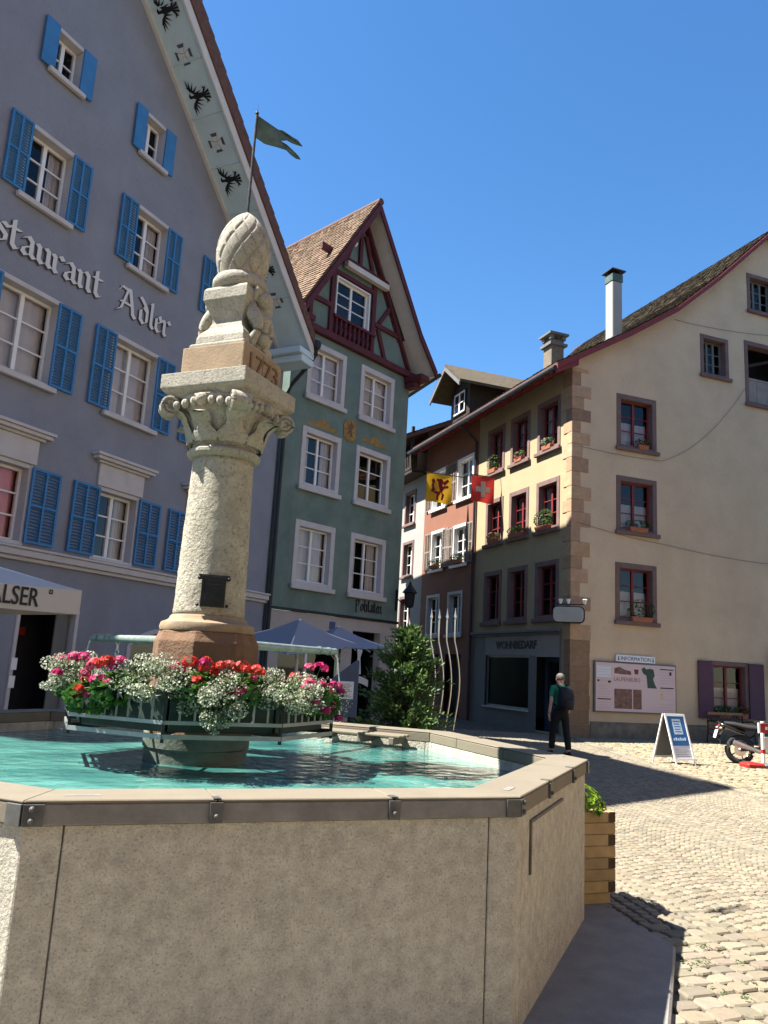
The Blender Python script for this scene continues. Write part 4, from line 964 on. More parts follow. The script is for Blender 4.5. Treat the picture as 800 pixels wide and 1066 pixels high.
# gable lamp near the ridge
mb = MB(); mb.ball((1.75, -.3, 14.25), (.09, .09, .14)); mb.tube([(1.75, -.04, 14.3), (1.75, -.3, 14.4)], .02, 6); mb.build('gable_lamp', M['white_paint'], green, smooth=True)
# roof
OV = -.65
Ldir, Adir, Rdir = Vector((0, 1, 0)), Vector((.08, 1, 0)).normalized(), Vector((bx, by, 0))
def back(p, d, L): return Vector((p[0], OV, p[1])) + d * L
fr = [LE, (apx, apz), RB_, RE]; dirs = [Ldir, Adir, Rdir, Rdir]
def roof_solid(p, q, dp, dq, th, name, material):
    n = Vector((-(q[1] - p[1]), q[0] - p[0])).normalized()
    if n.y < 0: n = -n
    a, b = Vector((p[0], OV, p[1])), Vector((q[0], OV, q[1])); up = Vector((n.x, 0, n.y)) * th
    c, d = a + dp * 10.5, b + dq * 10.5
    return MB().add([a, b, d, c, a + up, b + up, d + up, c + up], [(0, 1, 2, 3), (4, 5, 6, 7), (0, 1, 5, 4), (1, 2, 6, 5), (2, 3, 7, 6), (3, 0, 4, 7)]).build(name, material, green)
for (p, q, dp, dq) in ((LE, fr[1], Ldir, Adir), (fr[1], RB_, Adir, Rdir), (RB_, RE, Rdir, Rdir)): roof_solid(p, q, dp, dq, .10, 'roof', M['tile_dark'])
off = Vector((-.09, 0, .06))
tiled_slope(Vector((LE[0], OV - .04, LE[1])) + off, back(LE, Ldir, 10.4) + off, Vector((apx, OV - .04, apz)) + off, back((apx, apz), Adir, 10.4) + off, .17, .15, 'roof_tiles', M['tile_sun'], green)
mb = MB(); mb.tube([Vector((apx, OV - .06, apz + .1)), back((apx, apz + .1), Adir, 10.5)], .11, 10); mb.build('ridge_tiles', M['tile_dark'], green, smooth=True)
# verge boards: dark red on the near slope, pale boards under the far overhang
def verge(p, q, y0, y1, lo, hi, name, m):
    MB().prism([(p[0], p[1] + lo), (q[0], q[1] + lo), (q[0], q[1] + hi), (p[0], p[1] + hi)], y0, y1, 'y').build(name, m, green)
verge(LE, (apx, apz), OV - .05, OV + .0, -.24, .06, 'verge_board', M['maroon_wood'])
verge((apx, apz), RB_, OV - .05, OV, -.22, .08, 'verge_board', M['maroon_wood']); verge(RB_, RE, OV - .05, OV, -.20, .08, 'verge_board', M['maroon_wood'])
verge(LE, (apx, apz), OV + .002, -.002, -.05, -.01, 'soffit', M['cream_board']); verge((apx, apz), RB_, OV + .002, -.002, -.05, -.01, 'soffit', M['cream_board']); verge(RB_, RE, OV + .002, .6, -.05, -.01, 'soffit', M['cream_board'])
verge((apx, apz - .1), (5.0, 11.25), -.12, -.0, -.26, -.06, 'rafter', M['maroon_wood']); verge((-.2, 11.5), (apx, apz - .1), -.12, 0, -.26, -.06, 'rafter', M['maroon_wood'])
mb = MB(); mb.box(4.75, 5.2, -.75, .0, 10.78, 10.98); mb.box(4.8, 5.12, -.45, 0, 10.6, 10.78); mb.box(-.4, .1, -.6, 0, 10.98, 11.16); mb.build('console', M['maroon_wood'], green, bevel=.03)
mb = MB(); g0 = Vector((RE[0] + .06, OV - .1, RE[1] - .03)); mb.tube([g0, g0 + Rdir * 10.5], .07, 8); mb.build('gutter', M['pipe'], green, smooth=True)
mb = MB(); mb.add([Vector((4.9, 0, 10.98)), Vector((RE[0], OV, RE[1] - .06)), Vector((RE[0], OV, RE[1] - .06)) + Rdir * 10.5, Vector((4.9, 0, 10.98)) + Rdir * 9.8], [(0, 1, 2, 3)]); mb.build('soffit', M['cream_board'], green)
# wall lantern on the corner
lan = thing('wall_lantern', 'black wall lantern on a scrolled bracket at the green house corner', 'lantern', green.matrix_world @ Vector((0, 0, 0)), azx(40.5))
def gpt(x, y, z): a = R(40.5); return Vector((-2.693 + x * math.sin(a) - y * math.cos(a), 21.064 + x * math.cos(a) + y * math.sin(a), z))
lan.location = gpt(4.95, -.02, 3.9)
mb = MB(); mb.tube([(0, 0, -.1), (.02, -.25, -.3), (.02, -.48, -.15), (.02, -.5, .1)], .018, 8); mb.box(-.04, .04, -.02, .01, -.5, .15); mb.build('bracket', M['iron'], lan)
mb = MB(); mb.lathe([(.05, -.42), (.13, -.38), (.17, .02), (.24, .05), (.05, .3), (.02, .4)], 6, (.02, -.5)); mb.build('lantern_head', M['iron'], lan)
mb = MB(); mb.lathe([(.125, -.36), (.165, .0)], 6, (.02, -.5), R(0)); mb.V = [(.02 + (x - .02) * 1.03, -.5 + (y + .5) * 1.03, z) for x, y, z in mb.V]; mb.build('pane', M['glass'], lan)

# ------------------------------------------------------------------ cream corner house, red house, white house
HC = Vector((5.56, 23.18, 0)); HZ = azx(69.5)
ST = Matrix.Rotation(R(-90), 4, 'Z')      # street facade axes (x' = -distance from the corner) into house axes
cream = thing('cream_corner_house', 'cream corner house with sandstone quoins, broad gable wall and a shop on the lane', 'house', HC, HZ)
VP_ = [(-.78, 10.78), (0, 11.22), (1.93, 12.38), (3.79, 13.62), (5.54, 15.12), (8.1, 17.55)]
mir = [(16.2 - x, z) for x, z in VP_[::-1]]
gh = [(1.62, 3.14, 8.72, 10.5), (1.60, 3.12, 6.08, 7.85), (1.56, 3.08, 3.36, 5.15), (4.98, 6.18, 11.74, 13.2), (7.1, 8.4, 14.48, 15.92), (6.88, 8.9, 11.05, 13.36), (5.06, 6.58, .66, 2.42), (10.5, 12, 8.7, 10.4), (10.5, 12, 6.0, 7.8)]
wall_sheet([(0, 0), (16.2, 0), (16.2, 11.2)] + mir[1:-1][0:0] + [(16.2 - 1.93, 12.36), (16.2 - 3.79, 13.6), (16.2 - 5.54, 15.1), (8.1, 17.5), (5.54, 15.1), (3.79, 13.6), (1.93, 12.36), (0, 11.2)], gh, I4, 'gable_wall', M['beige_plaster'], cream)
sh_ = [(.62, 1.95), (2.42, 3.68), (4.10, 5.35)]; sr_ = [(3.34, 5.16), (6.08, 7.74), (8.66, 10.38)]
shl = [(-b, -a, c, d) for (a, b) in sh_ for (c, d) in sr_] + [(-5.05, -2.2, .6, 2.27), (-1.78, -.5, .06, 2.23)]
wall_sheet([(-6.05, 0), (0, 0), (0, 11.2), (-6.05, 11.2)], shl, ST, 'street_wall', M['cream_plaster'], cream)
mb = MB(); mb.box(16.18, 16.2, .01, 12, 0, 11.2); mb.box(.01, 16.2, 11.98, 12, 0, 11.2); mb.build('side_wall', M['beige_plaster'], cream)
PS = M['purple_stone']
for k, (a, b, c, d) in enumerate(gh[:3]): window(cream, I4, a, b, c, d, PS, M['red_paint'], f=(.16, .16, .14), depth=.26, rows=3, proud=.02, curtain=['low', 'low', 'low'][k])
window(cream, I4, *gh[3], PS, M['frame_grey'], f=(.14, .14, .12), depth=.3, rows=3, cols=3, proud=.02, curtain=None)
window(cream, I4, *gh[4], PS, M['frame_grey'], f=(.14, .14, .12), depth=.3, rows=3, cols=3, proud=.02, curtain=None)
w = window(cream, I4, *gh[5], PS, M['frame_grey'], f=(.15, .15, .12), depth=.3, proud=.02, curtain=None, frame=False)
mb = MB(); mb.box(7.03, 8.75, .02, .06, 11.17, 11.95); mb.box(7.03, 8.75, .0, .08, 11.95, 12.02); 
for x in (7.4, 7.85, 8.3): mb.box(x, x + .03, .01, .019, 11.17, 11.95)
mb.build('loggia_parapet', M['grey_shutter'], w)
mb = MB(); mb.bar((7.03, .4, 12.5), (8.75, .4, 13.1), .1, .1); mb.build('roof_beam', M['timber_dark'], w)
w = window(cream, I4, *gh[6], PS, M['red_paint'], f=(.13, .14, .12), depth=.24, rows=3, proud=.02, curtain='low', shutters=[(4.56, 5.10), (6.56, 7.16)], shmat=M['violet_paint'], flat_shutter=True)
for g_ in gh[7:]: window(cream, I4, *g_, PS, M['red_paint'], f=(.16, .16, .14), depth=.26, rows=3, proud=.02)
for i, (a, b) in enumerate(sh_):
    for j, (c, d) in enumerate(sr_):
        window(cream, ST, -b, -a, c, d, PS, M['red_paint'], f=(.15, .16, .14), depth=.24, rows=3, proud=.025, curtain=None if j == 0 else 'pair')
# sandstone quoins, every second one longer
mb = MB(); z = 0.0; k = 0
while z < 11.0:
    h = rnd.uniform(.36, .46); L1 = (.62 if k % 2 else .36) + rnd.uniform(-.06, .1); L2 = (.26 if k % 2 else .44) + rnd.uniform(-.04, .05)
    if z < 2.6: L1, L2 = .66 + rnd.uniform(-.05, .05), .30
    if k % 4 == 2 and z > 3: L1 = .3
    zz = min(z + h, 11.05); c = tcol(.72, 1.12, .05) if z > 2.6 else tcol(.5, .62, .0)
    if z > 2.6 and rnd.random() < .2: c = (c[0] * .7, c[1] * .7, c[2] * .75)
    mb.box(-.022, L1, -.022, .0 - .001, z + .006, zz - .006, c); mb.box(-.022, -.001, .0, L2, z + .006, zz - .006, c); z = zz; k += 1
    if zz >= 11.05: break
mb.build('quoins', M['quoin'], cream, bevel=.006)
mb = MB(); mb.box(.68, 16.2, -.05, -.001, 0, .42); mb.box(.68, 16.2, -.04, -.001, .42, .47); mb.build('plinth', mat('damp plinth render', (.17, .14, .11), .95, .25, 5, .5, 30, stain=.6, sscale=1.5, stain_col=(.3, .25, .19)), cream, bevel=.01)
# shop front
mb = MB(ST); mb.box(-6.0, -.42, -.16, -.001, 2.98, 3.06); mb.box(-6.0, -.42, -.08, -.001, 2.9, 2.98); mb.build('shop_ledge', M['frame_grey'], cream, bevel=.008)
mb = MB(ST)
for b in ((-6.02, -5.05, 0, 2.9), (-2.2, -1.78, 0, 2.9), (-.5, -.44, 0, 2.9), (-5.05, -2.2, 0, .6)): mb.box(b[0], b[1], -.03, -.001, b[2], b[3])
sf = mb.build('shop_front', M['frame_grey'], cream)
mb = MB(ST); mb.box(-5.05, -2.2, -.032, -.001, 2.272, 2.898); mb.box(-2.2, -1.78, -.034, -.03, 2.272, 2.898); mb.box(-1.78, -.5, -.032, -.001, 2.232, 2.898); mb.build('fascia', mat('pale grey fascia', (.25, .235, .21), .8, .06, 3), sf)
mb = MB(ST); mb.box(-5.05, -2.2, .9, .92, .4, 2.4); mb.box(-5.07, -5.05, .15, .9, .4, 2.4); mb.box(-2.2, -2.18, .15, .9, .4, 2.4); mb.box(-5.05, -2.2, .15, .9, .58, .6); mb.box(-5.05, -2.2, .15, .9, 2.4, 2.42); mb.build('recess', M['room'], sf)
mb = MB(ST); mb.box(-5.05, -5.0, .05, .12, .6, 2.27); mb.box(-2.25, -2.2, .05, .12, .6, 2.27); mb.box(-5.0, -2.25, .05, .12, .6, .66); mb.box(-5.0, -2.25, .05, .12, 2.21, 2.27); mb.build('frame', M['lead'], sf)
mb = MB(ST); mb.box(-5.08, -2.17, -.1, .05, .555, .598); mb.build('sill', M['pale_stone'], sf)
MB(ST).box(-5.0, -2.25, .085, .09, .66, 2.21).build('pane', M['glass'], sf)
mb = MB(ST); mb.box(-2.7, -2.45, .3, .5, .6, 1.0); mb.box(-3.0, -2.9, .3, .4, .6, 1.5); mb.box(-4.6, -4.3, .4, .6, .6, 1.1); mb.build('display', M['curtain'], sf)
mb = MB(ST); mb.box(-1.78, -.5, .3, .33, .06, 2.23); dr = mb.build('shop_door', mat('dark blue grey door', (.03, .05, .075), .5), cream); mb = MB(ST); mb.box(-1.6, -.68, .27, .299, 1.0, 2.1); mb.build('pane', M['glass'], dr)
mb = MB(ST); mb.box(-.62, -.6, .22, .27, .9, 1.3); mb.build('handle', M['steel'], dr)
mb = MB(ST @ Matrix.Translation((-3.02, -.035, 2.49))); mb.text('WOHNBEDARF', .34, None, extrude=.012, bold=.014, align='CENTER', sx=1.08); mb.build('lettering', M['black_paint'], cream)
# shared roof helpers for the lane side houses
def lane_roof(root, y0, y1, verge_y=None):
    for (a, b) in zip(VP_[:-1], VP_[1:]):
        MB().add([(a[0], y0, a[1]), (b[0], y0, b[1]), (b[0], y1, b[1]), (a[0], y1, a[1]), (a[0], y0, a[1] + .16), (b[0], y0, b[1] + .16), (b[0], y1, b[1] + .16), (a[0], y1, a[1] + .16)],
                 [(0, 1, 2, 3), (4, 5, 6, 7), (0, 1, 5, 4), (1, 2, 6, 5), (2, 3, 7, 6), (3, 0, 4, 7)]).build('roof', M['tile_dark'], root)
    for (a, b) in zip(VP_[:-1], VP_[1:]):
        tiled_slope((a[0], y0, a[1] + .17), (a[0], y1, a[1] + .17), (b[0], y0, b[1] + .17), (b[0], y1, b[1] + .17), .2, .19, 'roof_tiles', M['tile_moss'], root)
    MB().tube([(-.84, y0, 10.76), (-.84, y1, 10.76)], .075, 8).build('gutter', M['pipe'], root, smooth=True)
    mb = MB()
    k = y0 + .25
    while k < y1 - .1: mb.add([(-.72, k - .06, 10.64), (0, k - .06, 11.05), (0, k - .06, 11.2), (-.76, k - .06, 10.77), (-.72, k + .06, 10.64), (0, k + .06, 11.05), (0, k + .06, 11.2), (-.76, k + .06, 10.77)], [(0, 1, 2, 3), (4, 5, 6, 7), (0, 1, 5, 4), (1, 2, 6, 5), (2, 3, 7, 6), (3, 0, 4, 7)]); k += .62
    mb.build('rafter_ends', M['maroon_eave'], root)
    MB().add([(-.76, y0, 10.765), (-.0, y0, 11.195), (0, y1, 11.195), (-.76, y1, 10.765)], [(0, 1, 2, 3)]).build('soffit', M['cream_board'], root)
lane_roof(cream, -.34, 6.05)
for (a, b) in zip(VP_[:-1], VP_[1:]): MB().prism([(a[0], a[1] - .05), (b[0], b[1] - .05), (b[0], b[1] + .11), (a[0], a[1] + .11)], -.38, -.345, 'y').build('verge_board', M['maroon_eave'], cream)
MB().prism([(-.8, 10.6), (.0, 11.0), (.0, 11.2), (-.8, 10.8)], -.33, -.25, 'y').build('verge_board', M['maroon_eave'], cream)
# far slope of the gable roof
for (a, b) in zip(mir[:-1], mir[1:]): MB().add([(a[0], -.34, a[1]), (b[0], -.34, b[1]), (b[0], 12, b[1]), (a[0], 12, a[1]), (a[0], -.34, a[1] + .16), (b[0], -.34, b[1] + .16), (b[0], 12, b[1] + .16), (a[0], 12, a[1] + .16)], [(0, 1, 2, 3), (4, 5, 6, 7), (0, 1, 5, 4), (1, 2, 6, 5), (2, 3, 7, 6), (3, 0, 4, 7)]).build('roof', M['tile_dark'], cream)
def chimney(root, x, y, z0, z1, w, material, capm, label=None):
    c = MB().box(x - w / 2, x + w / 2, y - w / 2, y + w / 2, z0, z1).build('chimney', material, root, bevel=.02)
    return c
c = chimney(cream, 2.5, 1.3, 12.4, 15.0, .40, M['white_plaster'], None)
mb = MB(); mb.box(2.5 - .22, 2.5 + .22, 1.3 - .22, 1.3 + .22, 15.002, 15.28); mb.build('flue_cap', M['verdigris'], c, bevel=.01); mb = MB(); mb.lathe([(.42, 15.38), (.40, 15.42), (.1, 15.58)], 4, (2.5, 1.3), R(45)); mb.box(2.38, 2.62, 1.18, 1.42, 15.28, 15.39); mb.build('chimney_hat', M['black_paint'], c)
MB().box(2.5 - .27, 2.5 + .27, 1.3 - .27, 1.3 + .27, 12.3, 12.95).build('flashing', M['lead'], c, bevel=.02)

red = thing('red_house', 'red plastered lane house with white window frames and grey louvred shutters', 'house', HC + Matrix.Rotation(HZ, 3, 'Z') @ Vector((0, 6.05, 0)), HZ)
rw = [(6.40, 7.85, 8.15, 9.86), (8.75, 10.2, 8.15, 9.86), (6.76, 8.03, 5.62, 7.22), (8.85, 10.1, 5.62, 7.28), (7.02, 8.28, 2.98, 4.66), (9.0, 10.28, 2.98, 4.66)]
RT = ST @ Matrix.Translation((6.05, 0, 0))
wall_sheet([(-10.9, 0), (-6.055, 0), (-6.055, 11.2), (-10.9, 11.2)], [(-b, -a, c, d) for a, b, c, d in rw] + [(-8.3, -7.0, .02, 2.3), (-10.4, -8.9, .7, 2.3)], RT, 'street_wall', M['red_plaster'], red)
for k, (a, b, c, d) in enumerate(rw):
    shs = None
    if k == 1: shs = [(-b - .5, -b + .05), (-a - .05, -a + .5)]
    if k == 0: shs = [(-b - .45, -b + .05)]
    if k in (2, 3): shs = [(-b - .5, -b + .05), (-a - .05, -a + .5)]
    window(red, RT, -b, -a, c, d, M['white_paint'] if k < 4 else M['pale_stone'], M['white_paint'], f=(.12, .12, .1), depth=.22, rows=3, proud=.03, curtain='net' if k in (0, 2) else None, shutters=shs, shmat=M['grey_shutter'])
mb = MB(RT); mb.box(-8.3, -7.0, .25, .28, .02, 2.3); mb.build('door', M['timber_dark'], red, bevel=.01); mb = MB(RT); mb.box(-10.4, -8.9, .25, .28, .7, 2.3); mb.build('shop_window', M['room'], red)
mb = MB(); mb.box(0.01, 8, 4.84, 4.85, 0, 11.2); mb.box(.01, 8, .0, .01, 0, 11.2); mb.build('side_wall', M['red_plaster'], red)
lane_roof(red, .005, 4.95)
mb = MB(RT); mb.tube([(-6.12, -.8, 10.7), (-6.14, -.4, 10.45), (-6.14, -.08, 10.2), (-6.14, -.08, 0)], .05, 8); mb.build('downpipe', M['pipe'], red, smooth=True)
# dormer with its own gabled roof, facing the lane
dz, dx, dy = 11.35, .35, 2.5
mb = MB(); mb.box(dx, 3.2, dy - .85, dy + .85, 11.2, 13.15); dm = mb.build('dormer', M['timber_dark'], red)
mb = MB(); 
for sg in (-1, 1):
    a = (dy, 13.95); b = (dy + sg * 1.45, 12.85)
    mb.add([(dx - .75, a[0], a[1]), (dx - .75, b[0], b[1]), (4.6, b[0], b[1]), (4.6, a[0], a[1]), (dx - .75, a[0], a[1] + .12), (dx - .75, b[0], b[1] + .12), (4.6, b[0], b[1] + .12), (4.6, a[0], a[1] + .12)], [(0, 1, 2, 3), (4, 5, 6, 7), (0, 1, 5, 4), (1, 2, 6, 5), (2, 3, 7, 6), (3, 0, 4, 7)])
mb.build('roof', M['tile_moss'], dm)
mb = MB(); mb.prism([(dy - .85, 13.15), (dy + .85, 13.15), (dy, 13.9)], dx, dx + .02, 'x'); mb.build('dormer_gable', M['timber_dark'], dm)
for sg in (-1, 1):
    p = [(dy, 13.93), (dy + sg * 1.42, 12.86), (dy + sg * 1.42, 12.7), (dy, 13.77)]; MB().prism(p, dx - .78, dx - .72, 'x').build('verge_board', M['frame_grey'], dm)
TD = Matrix.Translation((dx, dy, 0)) @ ST
window(red, TD, -.55, .55, 12.0, 13.0, M['timber_dark'], M['white_paint'], f=(.06, .06, .06), depth=.03, rows=2, proud=.06, curtain=None, sill=False)
c = chimney(red, 2.6, -.9, 12.4, 14.35, .56, mat('sooty rendered chimney', (.17, .14, .105), .95, .2, 5, .3, 30, stain=.6, stain_col=(.15, .12, .095)), None)
mb = MB(); mb.box(2.6 - .38, 2.6 + .38, -.9 - .38, -.9 + .38, 14.1, 14.2)
for sx_ in (-1, 1):
    for sy_ in (-1, 1): mb.box(2.6 + sx_ * .26 - .07, 2.6 + sx_ * .26 + .07, -.9 + sy_ * .26 - .07, -.9 + sy_ * .26 + .07, 14.35, 14.52)
mb.box(2.6 - .42, 2.6 + .42, -.9 - .42, -.9 + .42, 14.52, 14.6); mb.build('chimney_hat', M['frame_grey'], c)

white = thing('white_house', 'white house with a dark timber balcony at the end of the lane', 'house', HC + Matrix.Rotation(HZ, 3, 'Z') @ Vector((0, 10.9, 0)), HZ)
WT = ST @ Matrix.Translation((10.9, 0, 0)); ww = [(11.9, 13.15, 7.95, 9.5), (11.9, 13.15, 5.63, 7.22), (12.05, 13.25, 3.15, 4.8)]
wall_sheet([(-15.5, 0), (-10.905, 0), (-10.905, 10.0), (-15.5, 10.0)], [(-b, -a, c, d) for a, b, c, d in ww], WT, 'street_wall', M['white_plaster'], white)
for (a, b, c, d) in ww: window(white, WT, -b, -a, c, d, PS, M['white_paint'], f=(.13, .13, .1), depth=.24, rows=3, proud=.03, curtain=None)
mb = MB(); mb.box(.01, 8, .0, .01, 0, 12); mb.box(.01, 8, 4.58, 4.6, 0, 12); mb.box(.9, .92, 0, 4.6, 10, 12.35); mb.box(.01, 3.4, 4.56, 4.58, 12, 13); mb.build('side_wall', M['timber_dark'], white)
mb = MB(); mb.box(-.7, .9, .0, 4.6, 9.95, 10.1); mb.box(-.72, -.66, 0, 4.6, 10.1, 10.22); mb.box(-.72, -.66, 0, 4.6, 10.9, 11.0)
for i in range(24): mb.box(-.71, -.67, .1 + i * .19, .17 + i * .19, 10.22, 10.9)
for y in (.1, 2.3, 4.5): mb.box(-.74, -.62, y - .06, y + .06, 10.1, 12.0)
mb.build('balcony', M['timber_dark'], white)
mb = MB(); mb.add([(-1.1, -.1, 11.35), (3.5, -.1, 13.5), (3.5, 4.8, 13.5), (-1.1, 4.8, 11.35), (-1.1, -.1, 11.5), (3.5, -.1, 13.65), (3.5, 4.8, 13.65), (-1.1, 4.8, 11.5)], [(0, 1, 2, 3), (4, 5, 6, 7), (0, 1, 5, 4), (1, 2, 6, 5), (2, 3, 7, 6), (3, 0, 4, 7)]); mb.build('roof', M['tile_dark'], white)
tiled_slope((-1.15, -.1, 11.52), (-1.15, 4.8, 11.52), (3.5, -.1, 13.67), (3.5, 4.8, 13.67), .2, .19, 'roof_tiles', M['tile_sun'], white)

# ------------------------------------------------------------------ things on the square
def W(root, x, y, z): return root.location + Matrix.Rotation(root.rotation_euler.z, 3, 'Z') @ Vector((x, y, z))
HL = lambda x, y, z: HC + Matrix.Rotation(HZ, 3, 'Z') @ Vector((x, y, z))     # corner house axes -> world
M['canvas_white'] = mat('off white parasol canvas', (0.494, 0.4655, 0.437), .9, .03, 3, .1, 60)
M['canvas_grey'] = mat('grey blue parasol canvas', (.22, .235, .28), .85, .04, 2, .1, 60)
M['alu'] = mat('white coated pole', (.7, .7, .7), .4)
def parasol(root, hx, hy, zc, rise, m, tilt=None, valance=.0, mast=True, polem='alu'):
    """rectangular parasol: pyramid canopy with a slight sag, valance, mast and ribs; local origin on the ground below the hub"""
    T = tilt or Matrix.Identity(4); can = MB(T); n = 8; cor = [(-hx, -hy), (hx, -hy), (hx, hy), (-hx, hy)]
    for i in range(4):
        a, b = cor[i], cor[(i + 1) % 4]; vs = []; fs = []
        for r_ in range(n + 1):
            t = r_ / n
            for q in range(n + 1):
                s_ = q / n; x = (a[0] * (1 - s_) + b[0] * s_) * t; y = (a[1] * (1 - s_) + b[1] * s_) * t
                sag = -.07 * math.sin(math.pi * s_) * t * t * .8 - .04 * math.sin(math.pi * t); vs.append((x, y, zc + rise * (1 - t) + sag))
        for r_ in range(n):
            for q in range(n): fs.append((r_ * (n + 1) + q, r_ * (n + 1) + q + 1, (r_ + 1) * (n + 1) + q + 1, (r_ + 1) * (n + 1) + q))
        can.add(vs, fs)
        if valance:
            vs = []; fs = []
            for q in range(n + 1):
                s_ = q / n; x = (a[0] * (1 - s_) + b[0] * s_) * 1.004; y = (a[1] * (1 - s_) + b[1] * s_) * 1.004; z = zc - .056 * math.sin(math.pi * s_); vs += [(x, y, z + .002), (x, y, z - valance + (.03 * math.sin(math.pi * s_)))]
            can.add(vs, [(2 * q, 2 * q + 2, 2 * q + 3, 2 * q + 1) for q in range(n)])
    can.build('canopy', m, root, smooth=True)
    fr = MB(T)
    for c in cor: fr.tube([(0, 0, zc + rise - .08), (c[0] * .98, c[1] * .98, zc - .01)], .014, 6)
    for i in range(4):
        a, b = cor[i], cor[(i + 1) % 4]; mx, my = (a[0] + b[0]) / 2, (a[1] + b[1]) / 2; fr.tube([(0, 0, zc + rise - .08), (mx * .97, my * .97, zc - .09)], .012, 6); fr.tube([(0, 0, zc - .35), (mx * .5, my * .5, zc + rise * .5 - .12)], .01, 6)
    fr.build('ribs', M[polem], root)
    if mast:
        MB().tube([(0, 0, 0), T @ Vector((0, 0, zc + rise))], .03, 12).build('mast', M[polem], root, smooth=True)
        MB().box(-.35, .35, -.35, .35, .0, .07).build('base', M['slab'], root, bevel=.01)
# white parasol with the lettered valance, its far corner showing
a26 = R(26); cor_ = Vector((-3.72, 10.0)); ex_ = Vector((math.sin(a26), math.cos(a26))); nx_ = Vector((math.cos(a26), -math.sin(a26)))
hub = cor_ - ex_ * 1.75 - nx_ * 1.75
vp = thing('white_parasol', 'large off white parasol with black lettering on its valance before the inn', 'parasol', (hub.x, hub.y, 0), azx(26), 'parasols on the square')
parasol(vp, 1.75, 1.75, 2.36, .62, M['canvas_white'], valance=.30)
mb = MB(Matrix.Translation((1.75 - .60 - .86, -1.75 * 1.004 - .012, 2.10))); mb.text('VALSER', .30, None, extrude=.002, bold=.002, sx=.82); mb.build('lettering', M['black_paint'], vp)
mb = MB(Matrix.Translation((1.75 - .50, -1.75 * 1.004 - .012, 2.265))); 
for b in ((0, .05, 0, .012), (0, .05, .04, .052), (0, .012, .012, .04), (.038, .05, .012, .04)): mb.box(b[0], b[1], 0, .003, b[2], b[3])
mb.build('emblem', M['black_paint'], vp)
# grey blue parasol leaning towards the square, and a second one behind it
gp = thing('grey_parasol', 'leaning grey blue parasol in front of the green house', 'parasol', (-1.48, 15.3, 0), R(45 - 4), 'parasols on the square')
parasol(gp, .80, .80, 2.06, .40, M['canvas_grey'], tilt=Matrix.Translation((0, 0, 2.1)) @ Matrix.Rotation(R(15), 4, Vector((math.cos(R(-41)), math.sin(R(-41)), 0))) @ Matrix.Translation((0, 0, -2.1)), polem='alu')
gp2 = thing('grey_parasol', 'second grey blue parasol, by the green house door behind the leaning one', 'parasol', (-.85, 17.6, 0), R(30), 'parasols on the square')
parasol(gp2, .85, .85, 2.05, .42, M['canvas_grey'], polem='alu')
# menu board with a paper
mbd = thing('menu_board', 'slate blue pointed menu board with a white paper pinned on it', 'menu board', (-.52, 14.2, 0), R(10))
MB().prism([(-.27, .75), (.24, .75), (.24, 1.72), (.20, 1.74), (-.27, 1.36)], -.02, .02, 'y').build('board', mat('slate board', (.075, .10, .14), .7, .1, 5), mbd, bevel=.006)
mb = MB(); mb.box(-.24, -.18, -.03, .03, 0, .75); mb.box(.15, .21, -.03, .03, 0, .75); mb.box(-.3, .3, -.2, .2, 0, .04); mb.build('stand', M['iron'], mbd)
MB().box(-.10, .16, -.026, -.021, 1.06, 1.36).build('paper', M['white_paint'], mbd)
mb = MB()
for i in range(8): mb.box(-.07, .13 - .03 * (i % 3), -.029, -.0262, 1.10 + i * .03, 1.106 + i * .03)
mb.build('small_print', M['letter_dark'], mbd)
# terrace table and chairs glimpsed in the shade would be hidden by the flowers; conifer in a tub instead
con = thing('conifer', 'bushy green conifer in a tub behind the basin rim', 'conifer', (.36, 9.35, 0))
mb = MB(); mb.lathe([(.26, 0.0), (.3, .02), (.36, .46), (.38, .5), (.34, .5), (.33, .46)], 28); mb.build('tub', M['timber_dark'], con, smooth=True)
mb = MB(); mb.tube([(0, 0, .4), (.02, 0, 1.2), (0, .01, 2.1)], [.05, .03, .008], 8); mb.build('trunk', M['timber_dark'], con, smooth=True)
mb = MB()
for b in range(330):
    t = (b + rnd.random()) / 330; z0 = .38 + 1.66 * t; a = rnd.uniform(0, 6.2832); L = (.56 * (1 - t) ** .75 + .07) * rnd.uniform(.55, 1.28); e = Vector((math.cos(a), math.sin(a), 0)); up_ = .30 + .5 * t; k = int(20 + 62 * L); base = tcol(.55, 1.3, .1)
    for i in range(k):
        s_ = (i + rnd.random()) / k; s_ = s_ ** .7; p = e * (L * s_) + Vector((0, 0, z0 + up_ * L * s_ - .16 * L * s_ * s_)) + rdir() * (.075 * (.4 + L * .7))
        d = (e * .9 + Vector((0, 0, .55)) + rdir() * .7).normalized(); w_ = rnd.uniform(.007, .013); l_ = rnd.uniform(.035, .085); u = d.orthogonal().normalized(); u = Matrix.Rotation(rnd.uniform(0, 6.28), 3, d) @ u
        kk = rnd.uniform(.7, 1.35) * (.75 + .65 * s_); c3 = (base[0] * kk, base[1] * kk, base[2] * kk)
        mb.add([p - u * w_ * .4, p + u * w_ * .4, p + d * l_ * .6 + u * w_, p + d * l_, p + d * l_ * .6 - u * w_], [(0, 1, 2, 3, 4)], c3)
mb.build('foliage', M['needle'], con)
